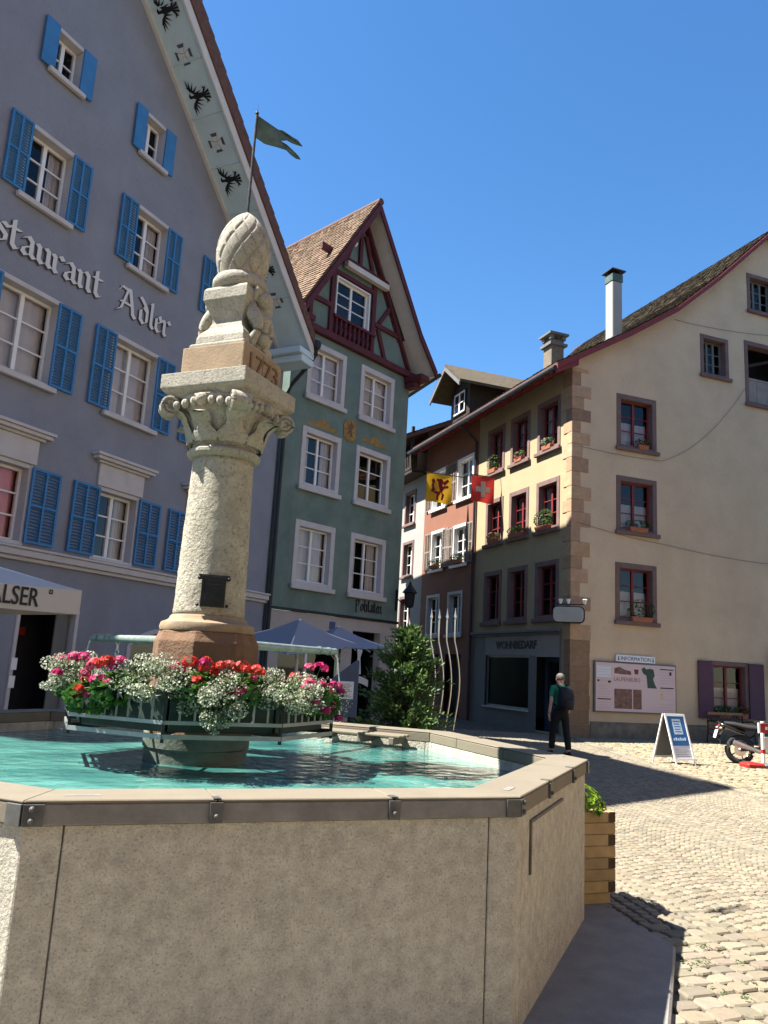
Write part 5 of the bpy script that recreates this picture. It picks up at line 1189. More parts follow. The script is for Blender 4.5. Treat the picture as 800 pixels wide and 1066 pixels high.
# wavy steel plant stakes
SP = [(.66, 9.95, 2.26, 'nearest the conifer, half hidden'), (.76, 9.98, 2.26, 'second from the conifer'), (.86, 10.0, 2.27, 'second from the shop side'), (.96, 10.0, 2.28, 'nearest the shop')]
for i, (x, y, h, lb) in enumerate(SP):
    st = thing('plant_stake', 'wavy bright steel plant stake with a pointed tip, ' + lb, 'plant stake', (x, y, 0), 0, 'steel stakes beside the conifer')
    pts = []
    for k in range(41):
        t = k / 40; z = h * t - .0; wv = 0 if t > .88 else .055 * math.sin((.88 - t) * 2 * math.pi * 1.25) ; pts.append((wv + .11 * (.88 - t if t < .88 else 0), .012 * math.sin(t * 9), z))
    MB().tube(pts, .011, 8).build('rod', M['steel'], st, smooth=True)
    MB().lathe([(.011, h - .02), (.022, h + .015), (.014, h + .04), (.001, h + .12)], 8, (pts[-1][0], pts[-1][1])).build('tip', M['steel'], st, smooth=True)
tb = thing('stake_planter', 'dark square planter holding the wavy steel stakes', 'planter', (.9, 9.98, 0)); mb = MB(); mb.box(-.3, .3, -.22, .22, 0, .55); mb.build('tub', M['timber_dark'], tb, bevel=.02)
MB().box(-.27, .27, -.19, .19, .551, .56).build('soil', M['joint'], tb)

# flags over the lane on thin poles from the red house
def flag(name, label, t, off, size, z, fn):
    root = thing(name, label, 'flag', HL(0, t, 0), HZ, 'flags over the lane'); n = 16
    MB().tube([(-.02, 0, z + .02), (-off - size - .05, 0, z + .02)], .018, 8).build('pole', M['iron'], root, smooth=True)
    def P(u, v, lift=0): # u from outer end to wall, v downward
        x = -off - size * (1 - u); y = .05 * math.sin(u * 7 + v * 2) * (.3 + v) + .08 * v * math.sin(u * 3) - lift; return (x + .03 * v * math.sin(v * 3), y, z - size * 1.02 * v)
    fn(root, P, n); return root
def sheet(P, n, m, root, nm, lift=0):
    mb = MB(); vs = [P(i / n, j / n, lift) for j in range(n + 1) for i in range(n + 1)]
    mb.add(vs, [(j * (n + 1) + i, j * (n + 1) + i + 1, (j + 1) * (n + 1) + i + 1, (j + 1) * (n + 1) + i) for j in range(n) for i in range(n)]); return mb.build(nm, m, root, smooth='all')
def emblem(P, polys, m, root, nm, lift=.008):
    for sg in (1, -1):
        mb = MB()
        for k, p in enumerate(polys):
            # subdivide by fan so that it follows the folds
            c = (sum(q[0] for q in p) / len(p), sum(q[1] for q in p) / len(p)); vs = [P(c[0], c[1], sg * (lift + .0006 * k))]; m_ = 5; ringp = []
            for a, b in zip(p, p[1:] + p[:1]):
                for s_ in range(m_): ringp.append((a[0] + (b[0] - a[0]) * s_ / m_, a[1] + (b[1] - a[1]) * s_ / m_))
            vs += [P(q[0] * .5 + c[0] * .5, q[1] * .5 + c[1] * .5, sg * (lift + .0006 * k)) for q in ringp] + [P(q[0], q[1], sg * (lift + .0006 * k)) for q in ringp]; nn = len(ringp)
            mb.add(vs, [(0, 1 + i, 1 + (i + 1) % nn) for i in range(nn)] + [(1 + i, 1 + (i + 1) % nn, 1 + nn + (i + 1) % nn, 1 + nn + i) for i in range(nn)])
        mb.build(nm, m, root, smooth='all')
def clothmat(name, c):
    m = leafmat(name, c, .4, True, .8); return m
M['flag_red'] = clothmat('red flag cloth', (0.384, 0.031, 0.0279)); M['flag_yellow'] = clothmat('yellow flag cloth', (0.465, 0.273, 0.0186)); M['flag_white'] = clothmat('white flag cloth', (0.527, 0.515, 0.496)); M['flag_lion'] = clothmat('dark red flag paint', (0.26, 0.0186, 0.0372))
def swiss(root, P, n):
    sheet(P, n, M['flag_red'], root, 'cloth')
    emblem(P, [[(.40, .20), (.60, .20), (.60, .80), (.40, .80)], [(.20, .40), (.395, .40), (.395, .60), (.20, .60)], [(.605, .40), (.80, .40), (.80, .60), (.605, .60)]], M['flag_white'], root, 'cross')
def lion(root, P, n):
    sheet(P, n, M['flag_yellow'], root, 'cloth')
    L = [[(.44, .20), (.56, .14), (.64, .22), (.60, .36), (.66, .52), (.58, .66), (.50, .60), (.46, .40)], [(.60, .30), (.82, .14), (.88, .20), (.70, .38)], [(.62, .42), (.84, .36), (.88, .42), (.66, .50)], [(.56, .62), (.70, .70), (.66, .90), (.58, .88), (.60, .74)],
         [(.48, .58), (.54, .66), (.44, .80), (.48, .92), (.38, .92), (.38, .76)], [(.40, .18), (.46, .14), (.48, .24), (.40, .26)], [(.20, .22), (.28, .16), (.34, .26), (.28, .40), (.34, .56), (.28, .66), (.18, .62), (.26, .54), (.20, .42), (.26, .28)], [(.28, .66), (.36, .60), (.46, .64), (.44, .70), (.34, .70)]]
    emblem(P, L, M['flag_lion'], root, 'lion')
flag('yellow_flag', 'yellow flag with a dark red rampant lion, hanging from a pole on the red house', 7.0, .62, 1.06, 8.95, lion)
flag('red_flag', 'red flag with a white cross hanging beside the cream house', 4.35, .24, .90, 8.38, swiss)

# walking man with backpack
man = thing('person', 'man in a green t-shirt and black trousers walking away towards the shop', 'person', (4.07, 17.8, 0), R(18))
M['skin'] = mat('skin', (.50, .30, .22), .6, .05, 8); M['hair'] = mat('short grey hair', (.12, .105, .095), .9, .2, 40, .4, 80); M['tee'] = mat('green cotton', (.02, .19, .10), .9, .1, 10); M['trousers'] = mat('black trousers', (.012, .012, .014), .9, .2, 10); M['pack'] = mat('black nylon', (.012, .013, .018), .7, .2, 10)
def skin_body(name, material, root, verts, edges, radii, rootv=0, sub=2):
    me = bpy.data.meshes.new(name); me.from_pydata(verts, edges, []); o = bpy.data.objects.new(name, me); COL.objects.link(o); o.parent = root
    md = o.modifiers.new('skin', 'SKIN'); md.use_smooth_shade = True
    if not me.skin_vertices: me.skin_vertices.new()
    for i, r_ in enumerate(radii):
        sv = me.skin_vertices[0].data[i]; sv.radius = (r_, r_) if not isinstance(r_, tuple) else r_; sv.use_root = (i == rootv)
    s_ = o.modifiers.new('sub', 'SUBSURF'); s_.levels = s_.render_levels = sub; me.materials.append(material); return o
# local axes: +y ahead (away from the camera)
jt = {'pel': (0, 0, .93), 'belly': (0, .01, 1.08), 'chest': (0, .0, 1.28), 'neckb': (0, 0, 1.43), 'neck': (0, .015, 1.50), 'head': (0, .03, 1.60), 'top': (0, .03, 1.66)}
V = [jt[k] for k in ('pel', 'belly', 'chest', 'neckb', 'neck', 'head', 'top')]; Rr_ = [.10, .105, .13, .075, .058, .088, .072]; E_ = [(0, 1), (1, 2), (2, 3), (3, 4), (4, 5), (5, 6)]
def limb(pts, rr, at):
    global V, Rr_, E_
    prev = at
    for p, r_ in zip(pts, rr): V.append(p); Rr_.append(r_); E_.append((prev, len(V) - 1)); prev = len(V) - 1
    return prev
for sg in (-1, 1):
    limb([(sg * .175, 0, 1.40), (sg * .225, -.01, 1.27), (sg * .255, -.02 + sg * .03, 1.12), (sg * .265, .04 + sg * .05, .96), (sg * .262, .07 + sg * .05, .86)], [.066, .05, .042, .036, .03], 3)
    st_ = -.16 * sg
    limb([(sg * .10, st_ * .15, .84), (sg * .115, st_ * .55 + .03, .50), (sg * .115, st_ * 1.0, .09), (sg * .125, st_ * 1.0 + .12, .05)], [.07, .055, .045, .04], 0)
skin_body('body', M['skin'], man, V, E_, Rr_)
# hands with five fingers
for sg in (-1, 1):
    h0 = Vector((sg * .262, .07 + sg * .05, .86)); hv = [tuple(h0), tuple(h0 + Vector((0, .012, -.07)))]; hr = [.026, .03]; he = [(0, 1)]
    for k in range(4):
        o_ = (k - 1.5) * .017; L_ = (.062, .075, .07, .055)[k]; b_ = len(hv); hv += [tuple(h0 + Vector((-sg * .004, .012 + o_, -.09))), tuple(h0 + Vector((-sg * .012, .014 + o_, -.09 - L_ * .6))), tuple(h0 + Vector((-sg * .026, .016 + o_, -.09 - L_)))]; hr += [.0085, .008, .0065]; he += [(1, b_), (b_, b_ + 1), (b_ + 1, b_ + 2)]
    b_ = len(hv); hv += [tuple(h0 + Vector((-sg * .012, .04, -.05))), tuple(h0 + Vector((-sg * .018, .055, -.085)))]; hr += [.010, .008]; he += [(0, b_), (b_, b_ + 1)]
    skin_body('hand', M['skin'], man, hv, he, hr, 0, 1)
V = [(0, 0, .90), (0, .01, 1.08), (0, 0, 1.28), (0, 0, 1.42), (0, .01, 1.455)]; Rr_ = [.165, .155, .168, .105, .07]; E_ = [(0, 1), (1, 2), (2, 3), (3, 4)]
for sg in (-1, 1): limb([(sg * .175, 0, 1.405), (sg * .22, -.01, 1.29), (sg * .242, -.01 + sg * .015, 1.19)], [.08, .068, .066], 3)
skin_body('t_shirt', M['tee'], man, V, E_, Rr_)
V = [(0, 0, 1.04), (0, 0, .90)]; Rr_ = [.150, .152]; E_ = [(0, 1)]
for sg in (-1, 1):
    st_ = -.16 * sg; limb([(sg * .10, st_ * .15, .82), (sg * .115, st_ * .55 + .03, .50), (sg * .115, st_ * 1.0, .10)], [.103, .08, .072], 1)
skin_body('trousers', M['trousers'], man, V, E_, Rr_)
for sg in (-1, 1):
    st_ = -.16 * sg; mb = MB(); mb.loft([[(sg * .12 + .05 * w_ * math.cos(q), st_ + .05 + .145 * w_ * math.sin(q), z_) for q in [2 * math.pi * i / 14 for i in range(14)]] for z_, w_ in ((.002, .95), (.02, 1.0), (.05, .92), (.085, .62), (.11, .5))]); mb.build('shoe', M['trousers'], man, smooth='all')
mb = MB(); mb.ball((0, .018, 1.635), (.093, .108, .098), 16, 10); mb.V = [(x, y - .012 if z < 1.6 else y, max(z, 1.585)) for x, y, z in mb.V]; mb.build('hair', M['hair'], man, smooth='all')
mb = MB(); mb.ball((0, .125, 1.575), (.016, .03, .026), 8, 6); 
for sg in (-1, 1): mb.ball((sg * .093, .03, 1.59), (.012, .022, .034), 8, 6)
mb.build('ears_and_nose', M['skin'], man, smooth='all')
mb = MB()
for sg in (-1, 1): mb.ball((sg * .033, .113, 1.612), (.012, .008, .008), 8, 5)
mb.box(-.025, .025, .118, .122, 1.535, 1.541); mb.build('eyes_and_mouth', M['black_paint'], man)
bp = thing('backpack', 'black backpack worn on the back of the walking man', 'backpack', man.location + Vector((0, 0, 0)), R(18))
mb = MB(); rings = []
for z_, w_, d_ in ((.96, .13, .07), (.98, .165, .11), (1.1, .175, .14), (1.25, .172, .135), (1.38, .15, .10), (1.44, .10, .06)):
    rings.append([(w_ * math.copysign(abs(math.cos(q)) ** .6, math.cos(q)), -.215 + d_ * math.copysign(abs(math.sin(q)) ** .6, math.sin(q)), z_) for q in [2 * math.pi * i / 20 for i in range(20)]])
mb.loft(rings); mb.build('bag', M['pack'], bp, smooth='all')
mb = MB(); mb.loft([[(.12 * math.cos(q), -.345 + .05 * math.sin(q), z_) for q in [2 * math.pi * i / 16 for i in range(16)]] for z_ in (.99, 1.02, 1.16, 1.19)]); mb.build('pocket', M['pack'], bp, smooth='all')
for sg in (-1, 1): MB().tube([(sg * .11, -.14, 1.42), (sg * .125, -.03, 1.49), (sg * .13, .10, 1.42), (sg * .14, .15, 1.28), (sg * .15, .06, 1.08), (sg * .14, -.12, 1.0)], .02, 8).build('strap', M['pack'], bp, smooth='all')

# pavement sign
af = thing('pavement_sign', 'white framed folding pavement sign with a blue poster', 'pavement sign', (6.25, 17.05, 0), azx(62))
M['poster_blue'] = mat('blue printed poster', (.022, .12, .32), .4, .15, 3, spec=.4); M['poster_pale'] = mat('pale print', (.55, .68, .80), .5, .1, 5); M['poster_light'] = mat('light grey print', (.62, .62, .66), .5)
def leaf_panel(sg):
    ty = .30 * sg; T = Matrix(((1, 0, 0, 0), (0, 1, -ty * -1 / .99 * -1, 0), (0, 0, 1, 0), (0, 0, 0, 1)))
    # y = sg*(.30*(1 - z/1.02)); the face looks outwards
    return lambda x, z, o=0: Vector((x, sg * (.30 * (1 - z / 1.02) + .015 + o), z))
for sg in (-1, 1):
    f = leaf_panel(sg); xs = (-.29, -.245, .245, .29); 
    def slab4(xa, xb, za, zb, o0, o1, m, nm, par=af):
        vs = [f(xa, za, o0), f(xb, za, o0), f(xb, zb, o0), f(xa, zb, o0), f(xa, za, o1), f(xb, za, o1), f(xb, zb, o1), f(xa, zb, o1)]
        return MB().add(vs, [(0, 1, 2, 3), (4, 5, 6, 7), (0, 1, 5, 4), (1, 2, 6, 5), (2, 3, 7, 6), (3, 0, 4, 7)]).build(nm, m, par)
    slab4(-.245, .245, .15, .98, 0, .006, M['poster_light'] if sg < 0 else M['frame_grey'], 'panel')
    for b in ((-.29, -.25, .12, 1.02), (.25, .29, .12, 1.02), (-.25, .25, .12, .16), (-.25, .25, .975, 1.02)): slab4(*b, -.004, .018, M['white_paint'], 'frame')
    for x in (-.27, .27): slab4(x - .012, x + .012, 0, .12, 0, .015, M['alu'], 'leg')
    if sg < 0:
        slab4(-.245, .245, .40, .975, .007, .009, M['poster_blue'], 'poster'); slab4(-.12, .13, .62, .92, .0095, .0105, M['poster_pale'], 'print_block')
        for i in range(5): slab4(-.09, .10 - .02 * (i % 2), .66 + .05 * i, .68 + .05 * i, .0108, .0112, M['poster_blue'], 'small_print')
        for i in range(6): slab4(-.19 + i * .063, -.145 + i * .063, .50, .545 + .012 * (i % 2), .0095, .0105, M['poster_pale'], 'print_line')
        for i in range(5): slab4(-.2, .2 - .05 * (i % 3), .19 + .035 * i, .20 + .035 * i, .0075, .0085, M['lead'], 'small_print')

# town information board with a title strip above it
ib = thing('information_board', 'pale pink town information board with a dark green map, on the gable wall', 'notice board', HL(2.23, -.06, 0), HZ)
M['board_pink'] = mat('faded pink board print', (.60, .45, .455), .5, .04, 2); M['map_green'] = mat('dark green print', (.035, .065, .045), .5); M['photo_brown'] = mat('brown aerial photograph', (.17, .085, .065), .5, .5, 9)
MB().box(-1.46, 1.46, -.03, .04, .74, 2.19).build('frame', M['frame_grey'], ib, bevel=.006); MB().box(-1.42, 1.42, -.036, -.0305, .78, 2.15).build('panel', M['board_pink'], ib)
mb = MB(); mb.box(-.78, -.16, -.04, -.037, .86, 1.42); mb.box(-.12, .18, -.04, -.037, .86, 1.42); mb.build('photographs', M['photo_brown'], ib)
mb = MB(); mb.prism([(.18, 2.02), (.28, 2.08), (.36, 2.02), (.5, 2.05), (.62, 2.02), (.66, 1.85), (.60, 1.75), (.66, 1.6), (.74, 1.48), (.40, 1.48), (.38, 1.7), (.36, 1.84), (.24, 1.9)], -.041, -.037, 'y'); mb.build('map', M['map_green'], ib)
mb = MB(); mb.prism([(-.78, 2.0), (-.6, 2.05), (-.4, 1.97), (-.2, 1.94), (-.18, 1.84), (-.5, 1.84), (-.78, 1.86)], -.040, -.037, 'y'); mb.build('town_picture', M['photo_brown'], ib)
mb = MB(Matrix.Translation((-.80, -.038, 1.64))); mb.text('LAUFENBURG', .165, None, extrude=.001, sx=.92); mb.build('lettering', mat('brown print', (.25, .10, .10), .6), ib)
mb = MB(); mb2 = MB()
for i in range(16):
    if i in (3, 9): continue
    mb.box(-1.36, -.92 - .1 * (i % 3 == 1), -.038, -.0365, .86 + .078 * i, .868 + .078 * i)
    mb2.box(.86, 1.34 - .12 * (i % 4 == 1), -.038, -.0365, .86 + .078 * i, .868 + .078 * i)
M['grey_print'] = mat('grey print', (.42, .28, .28), .6)
mb.build('small_print', M['grey_print'], ib); mb2.build('small_print', M['grey_print'], ib)
mb = MB(); mb.box(-1.36, -.9, -.0385, -.0365, 1.10, 1.13); mb.box(.86, 1.36, -.0385, -.0365, 1.49, 1.52); mb.box(.86, 1.36, -.0385, -.0365, 2.03, 2.06); mb.box(1.2, 1.28, -.0385, -.0365, 1.88, 1.98); mb.box(-1.0, -.9, -.0385, -.0365, 1.58, 1.64); mb.box(-1.36, -1.3, -.0385, -.0365, 1.6, 1.66); mb.build('heading_bars', M['black_paint'], ib)
mb = MB(); mb.box(-1.38, -.9, -.0378, -.0366, 1.72, 2.06); mb.build('pale_panel', M['poster_light'], ib)
mb = MB(); mb.box(.86, .95, -.0387, -.0366, 1.28, 1.33); mb.box(.86, .97, -.0387, -.0366, 1.2, 1.24); mb.build('yellow_mark', mat('yellow print', (.6, .45, .05), .5), ib)
mb = MB(); mb.prism([(-.06, 1.86), (.06, 1.86), (.08, 2.0), (-.08, 2.0)], -.04, -.037, 'y'); mb.build('red_crest', M['red_paint'], ib)
isn = thing('information_sign', 'narrow white sign reading INFORMATION in blue above the pink board', 'sign', HL(2.24, -.05, 0), HZ)
MB().box(-.70, .70, -.02, .03, 2.205, 2.40).build('panel', M['white_paint'], isn, bevel=.005)
mb = MB(Matrix.Translation((0, -.024, 2.245))); mb.text('INFORMATION', .165, None, extrude=.0015, align='CENTER', sx=.98); 
M['print_blue'] = mat('blue print', (.03, .06, .25), .5); mb.build('lettering', M['print_blue'], isn)
mb = MB()
for sg in (-1, 1): mb.prism([(sg * .62 - .03, 2.24), (sg * .62 + .03, 2.24), (sg * .62 + .012, 2.32), (sg * .62 + .02, 2.36), (sg * .62 - .02, 2.36), (sg * .62 - .012, 2.32)], -.024, -.021, 'y')
mb.build('arrow_marks', M['print_blue'], isn)

# lit-box sign and spot lamps on the house corner
cs_ = thing('corner_light_box', 'rounded grey light box sign on the quoined corner above the shop', 'sign', HL(-.05, -.05, 3.42), HZ + R(-45 + 3))
def rrect(w, h, r_, n=6): 
    P = []
    for (sx, sy, a0) in ((1, 1, 0), (-1, 1, 90), (-1, -1, 180), (1, -1, 270)): P += [(sx * (w - r_) + r_ * math.cos(R(a0 + 90 * i / n)), sy * (h - r_) + r_ * math.sin(R(a0 + 90 * i / n))) for i in range(n + 1)]
    return P
MB().prism(rrect(.42, .21, .12), -.42, -.24, 'y').build('box', mat('grey opal panel', (.33, .34, .31), .5, .06, 3), cs_, bevel=.012)
mb = MB(); mb.prism(rrect(.45, .24, .14), -.30, -.235, 'y'); mb.box(-.04, .04, -.24, .0, -.1, .1); mb.build('rim', M['iron'], cs_)
mb = MB(); mb.box(-.45, .45, -.38, -.33, .27, .30); mb.build('lamp_rail', M['iron'], cs_)
for x in (-.22, .0, .46):
    m_ = MB(); m_.lathe([(.02, .29), (.035, .31), (.06, .40), (.07, .42), (.05, .44)], 12, (x, -.355)); m_.build('spot_lamp', M['white_paint'], cs_, smooth=True)

# bench under the window
bn = thing('bench', 'wooden bench with ornate dark iron sides under the violet shuttered window', 'bench', HL(4.95, -.95, 0), HZ)
M['bench_wood'] = mat('brown bench slat', (.20, .11, .06), .6, .2, 8)
for i in range(4): MB().box(-.68, .68, -.20 + .11 * i, -.11 + .11 * i, .42, .45).build('seat_slat', M['bench_wood'], bn, bevel=.006)
MB().box(-.66, .66, .24, .27, .82, .90).build('top_rail', M['bench_wood'], bn, bevel=.01); MB().box(-.66, .66, .23, .26, .50, .56).build('lower_rail', M['bench_wood'], bn, bevel=.01)
mb = MB()
for i in range(12):
    for j in range(2):
        c = Vector((-.58 + i * .105, .25, .63 + j * .12)); mb.tube([c + Vector((.05 * math.cos(q), 0, .055 * math.sin(q))) for q in [2 * math.pi * k / 10 for k in range(11)]], .009, 5, cap=False)
mb.build('back_grille', M['iron'], bn)
for sg in (-1, 1):
    mb = MB(); x = sg * .66; mb.tube([(x, .30, 0), (x, .24, .42), (x, .28, .9)], .022, 8); mb.tube([(x, -.24, 0), (x, -.20, .25), (x, -.22, .42), (x, -.24, .62), (x, -.1, .66), (x, .26, .64)], .02, 8); mb.tube([(x, -.2, .42), (x, .25, .42)], .02, 8); mb.tube([(x, -.2, .3), (x, 0, .2), (x, .22, .3)], .015, 6); mb.build('iron_side', M['iron'], bn, smooth=True)

# motorcycle seen from behind
mo = thing('motorcycle', 'black motorcycle with a white number plate parked by the barrier', 'motorcycle', (8.02, 17.95, 0), R(-7))
M['tyre'] = mat('tyre rubber', (.02, .02, .021), .85, .1, 20); M['bike_black'] = mat('black gloss paint', (.012, .012, .014), .2, spec=.6); M['silver'] = mat('silver metal', (.45, .45, .46), .35, .1, 8, metal=.9)
def wheel(x, r_=.31):
    ang = [2 * math.pi * k / 32 for k in range(33)]
    w_ = MB().tube([(x + (r_ - .055) * math.cos(a), 0, r_ + (r_ - .055) * math.sin(a)) for a in ang], .058, 10, cap=False).build('wheel', M['tyre'], mo, smooth='all')
    m_ = MB(); m_.tube([(x + (r_ - .10) * math.cos(a), 0, r_ + (r_ - .10) * math.sin(a)) for a in ang], .018, 8, cap=False)
    for k in range(5):
        a = 2 * math.pi * k / 5; m_.tube([(x, 0, r_), (x + (r_ - .1) * math.cos(a), 0, r_ + (r_ - .1) * math.sin(a))], .016, 6)
    m_.tube([(x, -.08, r_), (x, .08, r_)], .04, 10); m_.build('rim', M['silver'], w_, smooth='all')
    m_ = MB(); m_.tube([(x, -.05, r_), (x, -.055, r_)], .13, 20); m_.build('brake_disc', M['steel'], w_)
wheel(0); wheel(1.42)
mb = MB(); mb.loft([[(x, w_ * math.cos(q), z + h * math.sin(q)) for q in [2 * math.pi * i / 12 for i in range(12)]] for x, w_, z, h in ((-.30, .05, .86, .03), (-.1, .10, .83, .06), (.15, .13, .78, .07), (.5, .14, .76, .07), (.62, .10, .79, .05))]); mb.build('seat', M['tyre'], mo, smooth='all')
mb = MB(); mb.loft([[(x, w_ * math.cos(q), z + h * math.sin(q)) for q in [2 * math.pi * i / 14 for i in range(14)]] for x, w_, z, h in ((.52, .10, .80, .08), (.7, .17, .86, .14), (.95, .18, .88, .14), (1.12, .12, .86, .10))]); mb.build('tank', M['bike_black'], mo, smooth='all')
mb = MB(); mb.loft([[(x, w_ * math.cos(q), z + h * math.sin(q)) for q in [2 * math.pi * i / 10 for i in range(10)]] for x, w_, z, h in ((-.42, .05, .84, .02), (-.25, .09, .78, .05), (.1, .10, .68, .06))]); mb.build('tail', M['bike_black'], mo, smooth='all')
mb = MB(); mb.box(.45, .95, -.17, .17, .28, .62); mb.tube([(.6, -.12, .5), (.85, -.15, .72)], .09, 12); mb.build('engine', M['silver'], mo, bevel=.03)
mb = MB(); mb.bar((.5, -.09, .36), (0, -.09, .31), .03, .06); mb.bar((.5, .09, .36), (0, .09, .31), .03, .06); mb.bar((.5, 0, .4), (1.1, 0, .85), .05, .08); mb.build('chassis', M['iron'], mo)
mb = MB(); mb.tube([(.7, -.18, .3), (.35, -.20, .30), (-.02, -.21, .42), (-.18, -.21, .48)], [.03, .04, .055, .05], 12); mb.build('exhaust', M['silver'], mo, smooth=True)
mb = MB(); mb.tube([(1.42, -.09, .31), (1.12, -.09, .98)], .026, 8); mb.tube([(1.42, .09, .31), (1.12, .09, .98)], .026, 8); mb.build('fork', M['silver'], mo, smooth=True)
mb = MB(); mb.tube([(.92, -.36, 1.04), (1.06, -.2, 1.06), (1.1, 0, 1.0), (1.06, .2, 1.06), (.92, .36, 1.04)], .016, 8); mb.build('handlebar', M['iron'], mo, smooth='all')
mb = MB(); mb.ball((1.28, 0, .88), (.1, .1, .11), 14, 8); mb.build('headlight', M['silver'], mo, smooth='all')
mb = MB(); mb.bar((-.3, 0, .78), (-.44, 0, .52), .1, .02); mb.build('plate_holder', M['tyre'], mo)
mb = MB(); mb.prism(rrect(.095, .085, .025), -.5, -.494, 'x'); mb.V = [(x + .3 * (z) , y, z + .62) for x, y, z in mb.V]; mb.build('number_plate', M['white_paint'], mo)
for sg in (-1, 1): MB().ball((-.42, sg * .14, .75), (.03, .025, .022), 8, 6).build('indicator', mat('pale lens', (.7, .5, .3), .2) if sg < 0 else M['white_paint'], mo, smooth=True)
MB().ball((-.42, 0, .80), (.02, .05, .025), 8, 6).build('tail_light', mat('red lens', (.5, .02, .02), .2), mo, smooth=True)

# red and white barrier board
ba = thing('barrier', 'red and white barrier board on a striped post with a red base foot', 'barrier', (8.2, 17.35, 0), R(14))
M['signal_red'] = mat('signal red plastic', (.32, .02, .017), .45, .08, 6)
MB().box(-.05, 1.5, -.03, .0, .72, .92).build('board', M['signal_red'], ba, bevel=.006)
mb = MB(); 
for i in range(6): mb.box(.10 + .06 * i, .145 + .06 * i, -.034, -.031, .785, .85)
mb.box(-.055, -.02, -.032, .004, .715, .925); mb.box(.6, .8, -.034, -.031, .725, .915); mb.box(1.1, 1.3, -.034, -.031, .725, .915); mb.build('white_mark', M['white_paint'], ba)
for x in (.08, 1.4):
    mb = MB(); mb.box(x - .03, x + .03, .001, .06, .1, .95); p_ = mb.build('post', M['white_paint'], ba, bevel=.008); mb = MB(); mb.box(x - .033, x + .033, -.002, .063, .30, .38); mb.build('red_band', M['signal_red'], p_)
mb = MB(); mb.prism([(-.48, -.20), (-.15, -.22), (-.05, -.2), (-.05, .24), (-.2, .24), (-.48, .1)], 0, .11, 'z'); mb.build('base_foot', M['signal_red'], ba, bevel=.03)
mb = MB(); mb.box(-.048, 1.55, -.18, .2, 0, .09); mb.build('base', M['frame_grey'], ba, bevel=.02)

# timber planter with bright leaves at the fountain foot
pl = thing('timber_planter', 'stacked timber planter standing at the corner of the fountain step', 'planter', (1.44, 6.20, .065), R(21))
M['larch'] = mat('larch timber', (.36, .25, .12), .7, .18, 7, .2, 40, tint=True, stain=.3, sscale=4); M['endgrain'] = mat('dark end grain', (.06, .035, .02), .8, .2, 20)
hw = .27; nb = 8; th_ = .076
for k in range(nb):
    z0 = k * (th_ + .002); z1 = z0 + th_; ext = k % 2 == 0; c = tcol(.85, 1.12, .03)
    if k == 0: mb = MB(); mb.box(-hw + .02, hw - .03, -hw + .02, hw - .03, z0, z1, c); mb.build('timber', M['larch'], pl, bevel=.004); continue
    a = hw if ext else hw - .062; b = hw if not ext else hw - .062
    for sg in (-1, 1):
        mb = MB(); mb.box(-a, a, sg * hw - (.06 if sg > 0 else 0), sg * hw + (0 if sg > 0 else .06), z0, z1, c); t1 = mb.build('timber', M['larch'], pl, bevel=.004)
        mb = MB(); mb.box(sg * hw - (.06 if sg > 0 else 0), sg * hw + (0 if sg > 0 else .06), -b + .001, b - .001, z0, z1, tcol(.85, 1.12, .03)); t2 = mb.build('timber', M['larch'], pl, bevel=.004)
        if not ext:
            for e_ in (-1, 1):
                mb = MB(); mb.box(sg * hw - (.056 if sg > 0 else -.004), sg * hw + (-.004 if sg > 0 else .056), e_ * b + (-.0025 if e_ < 0 else 0), e_ * b + (0 if e_ < 0 else .0025), z0 + .004, z1 - .004); mb.build('end_grain', M['endgrain'], t2)
        for e_ in (-1, 1):
            if ext: MB().box(e_ * a - .001 if e_ < 0 else a - .0005, e_ * a + .0005 if e_ < 0 else a + .0015, sg * hw - (.055 if sg > 0 else -.005), sg * hw + (-.005 if sg > 0 else .055), z0 + .005, z1 - .005).build('end_grain', M['endgrain'], t1)
MB().box(-hw + .06, hw - .06, -hw + .06, hw - .06, .5, nb * (th_ + .002) - .04).build('soil', M['joint'], pl)
pp = thing('leafy_plant', 'lime green leafy plant growing in the timber planter', 'plant', W(pl, 0, 0, nb * (th_ + .002) - .05), 0)
mb = MB()
for i in range(420):
    d = rdir(); d.z = abs(d.z); p = Vector((d.x * .31, d.y * .29, d.z * .2 + .03)); leaf(mb, p, d + Vector((0, 0, .5)), rnd.uniform(.018, .04), tcol(.6, 1.4, .12), 5, .65)
mb.build('foliage', M['leaf_lime'], pp)
for i in range(1): MB().tube([(0, 0, -.05), (.03, .02, .1)], .008, 6).build('stem', M['leaf'], pp)

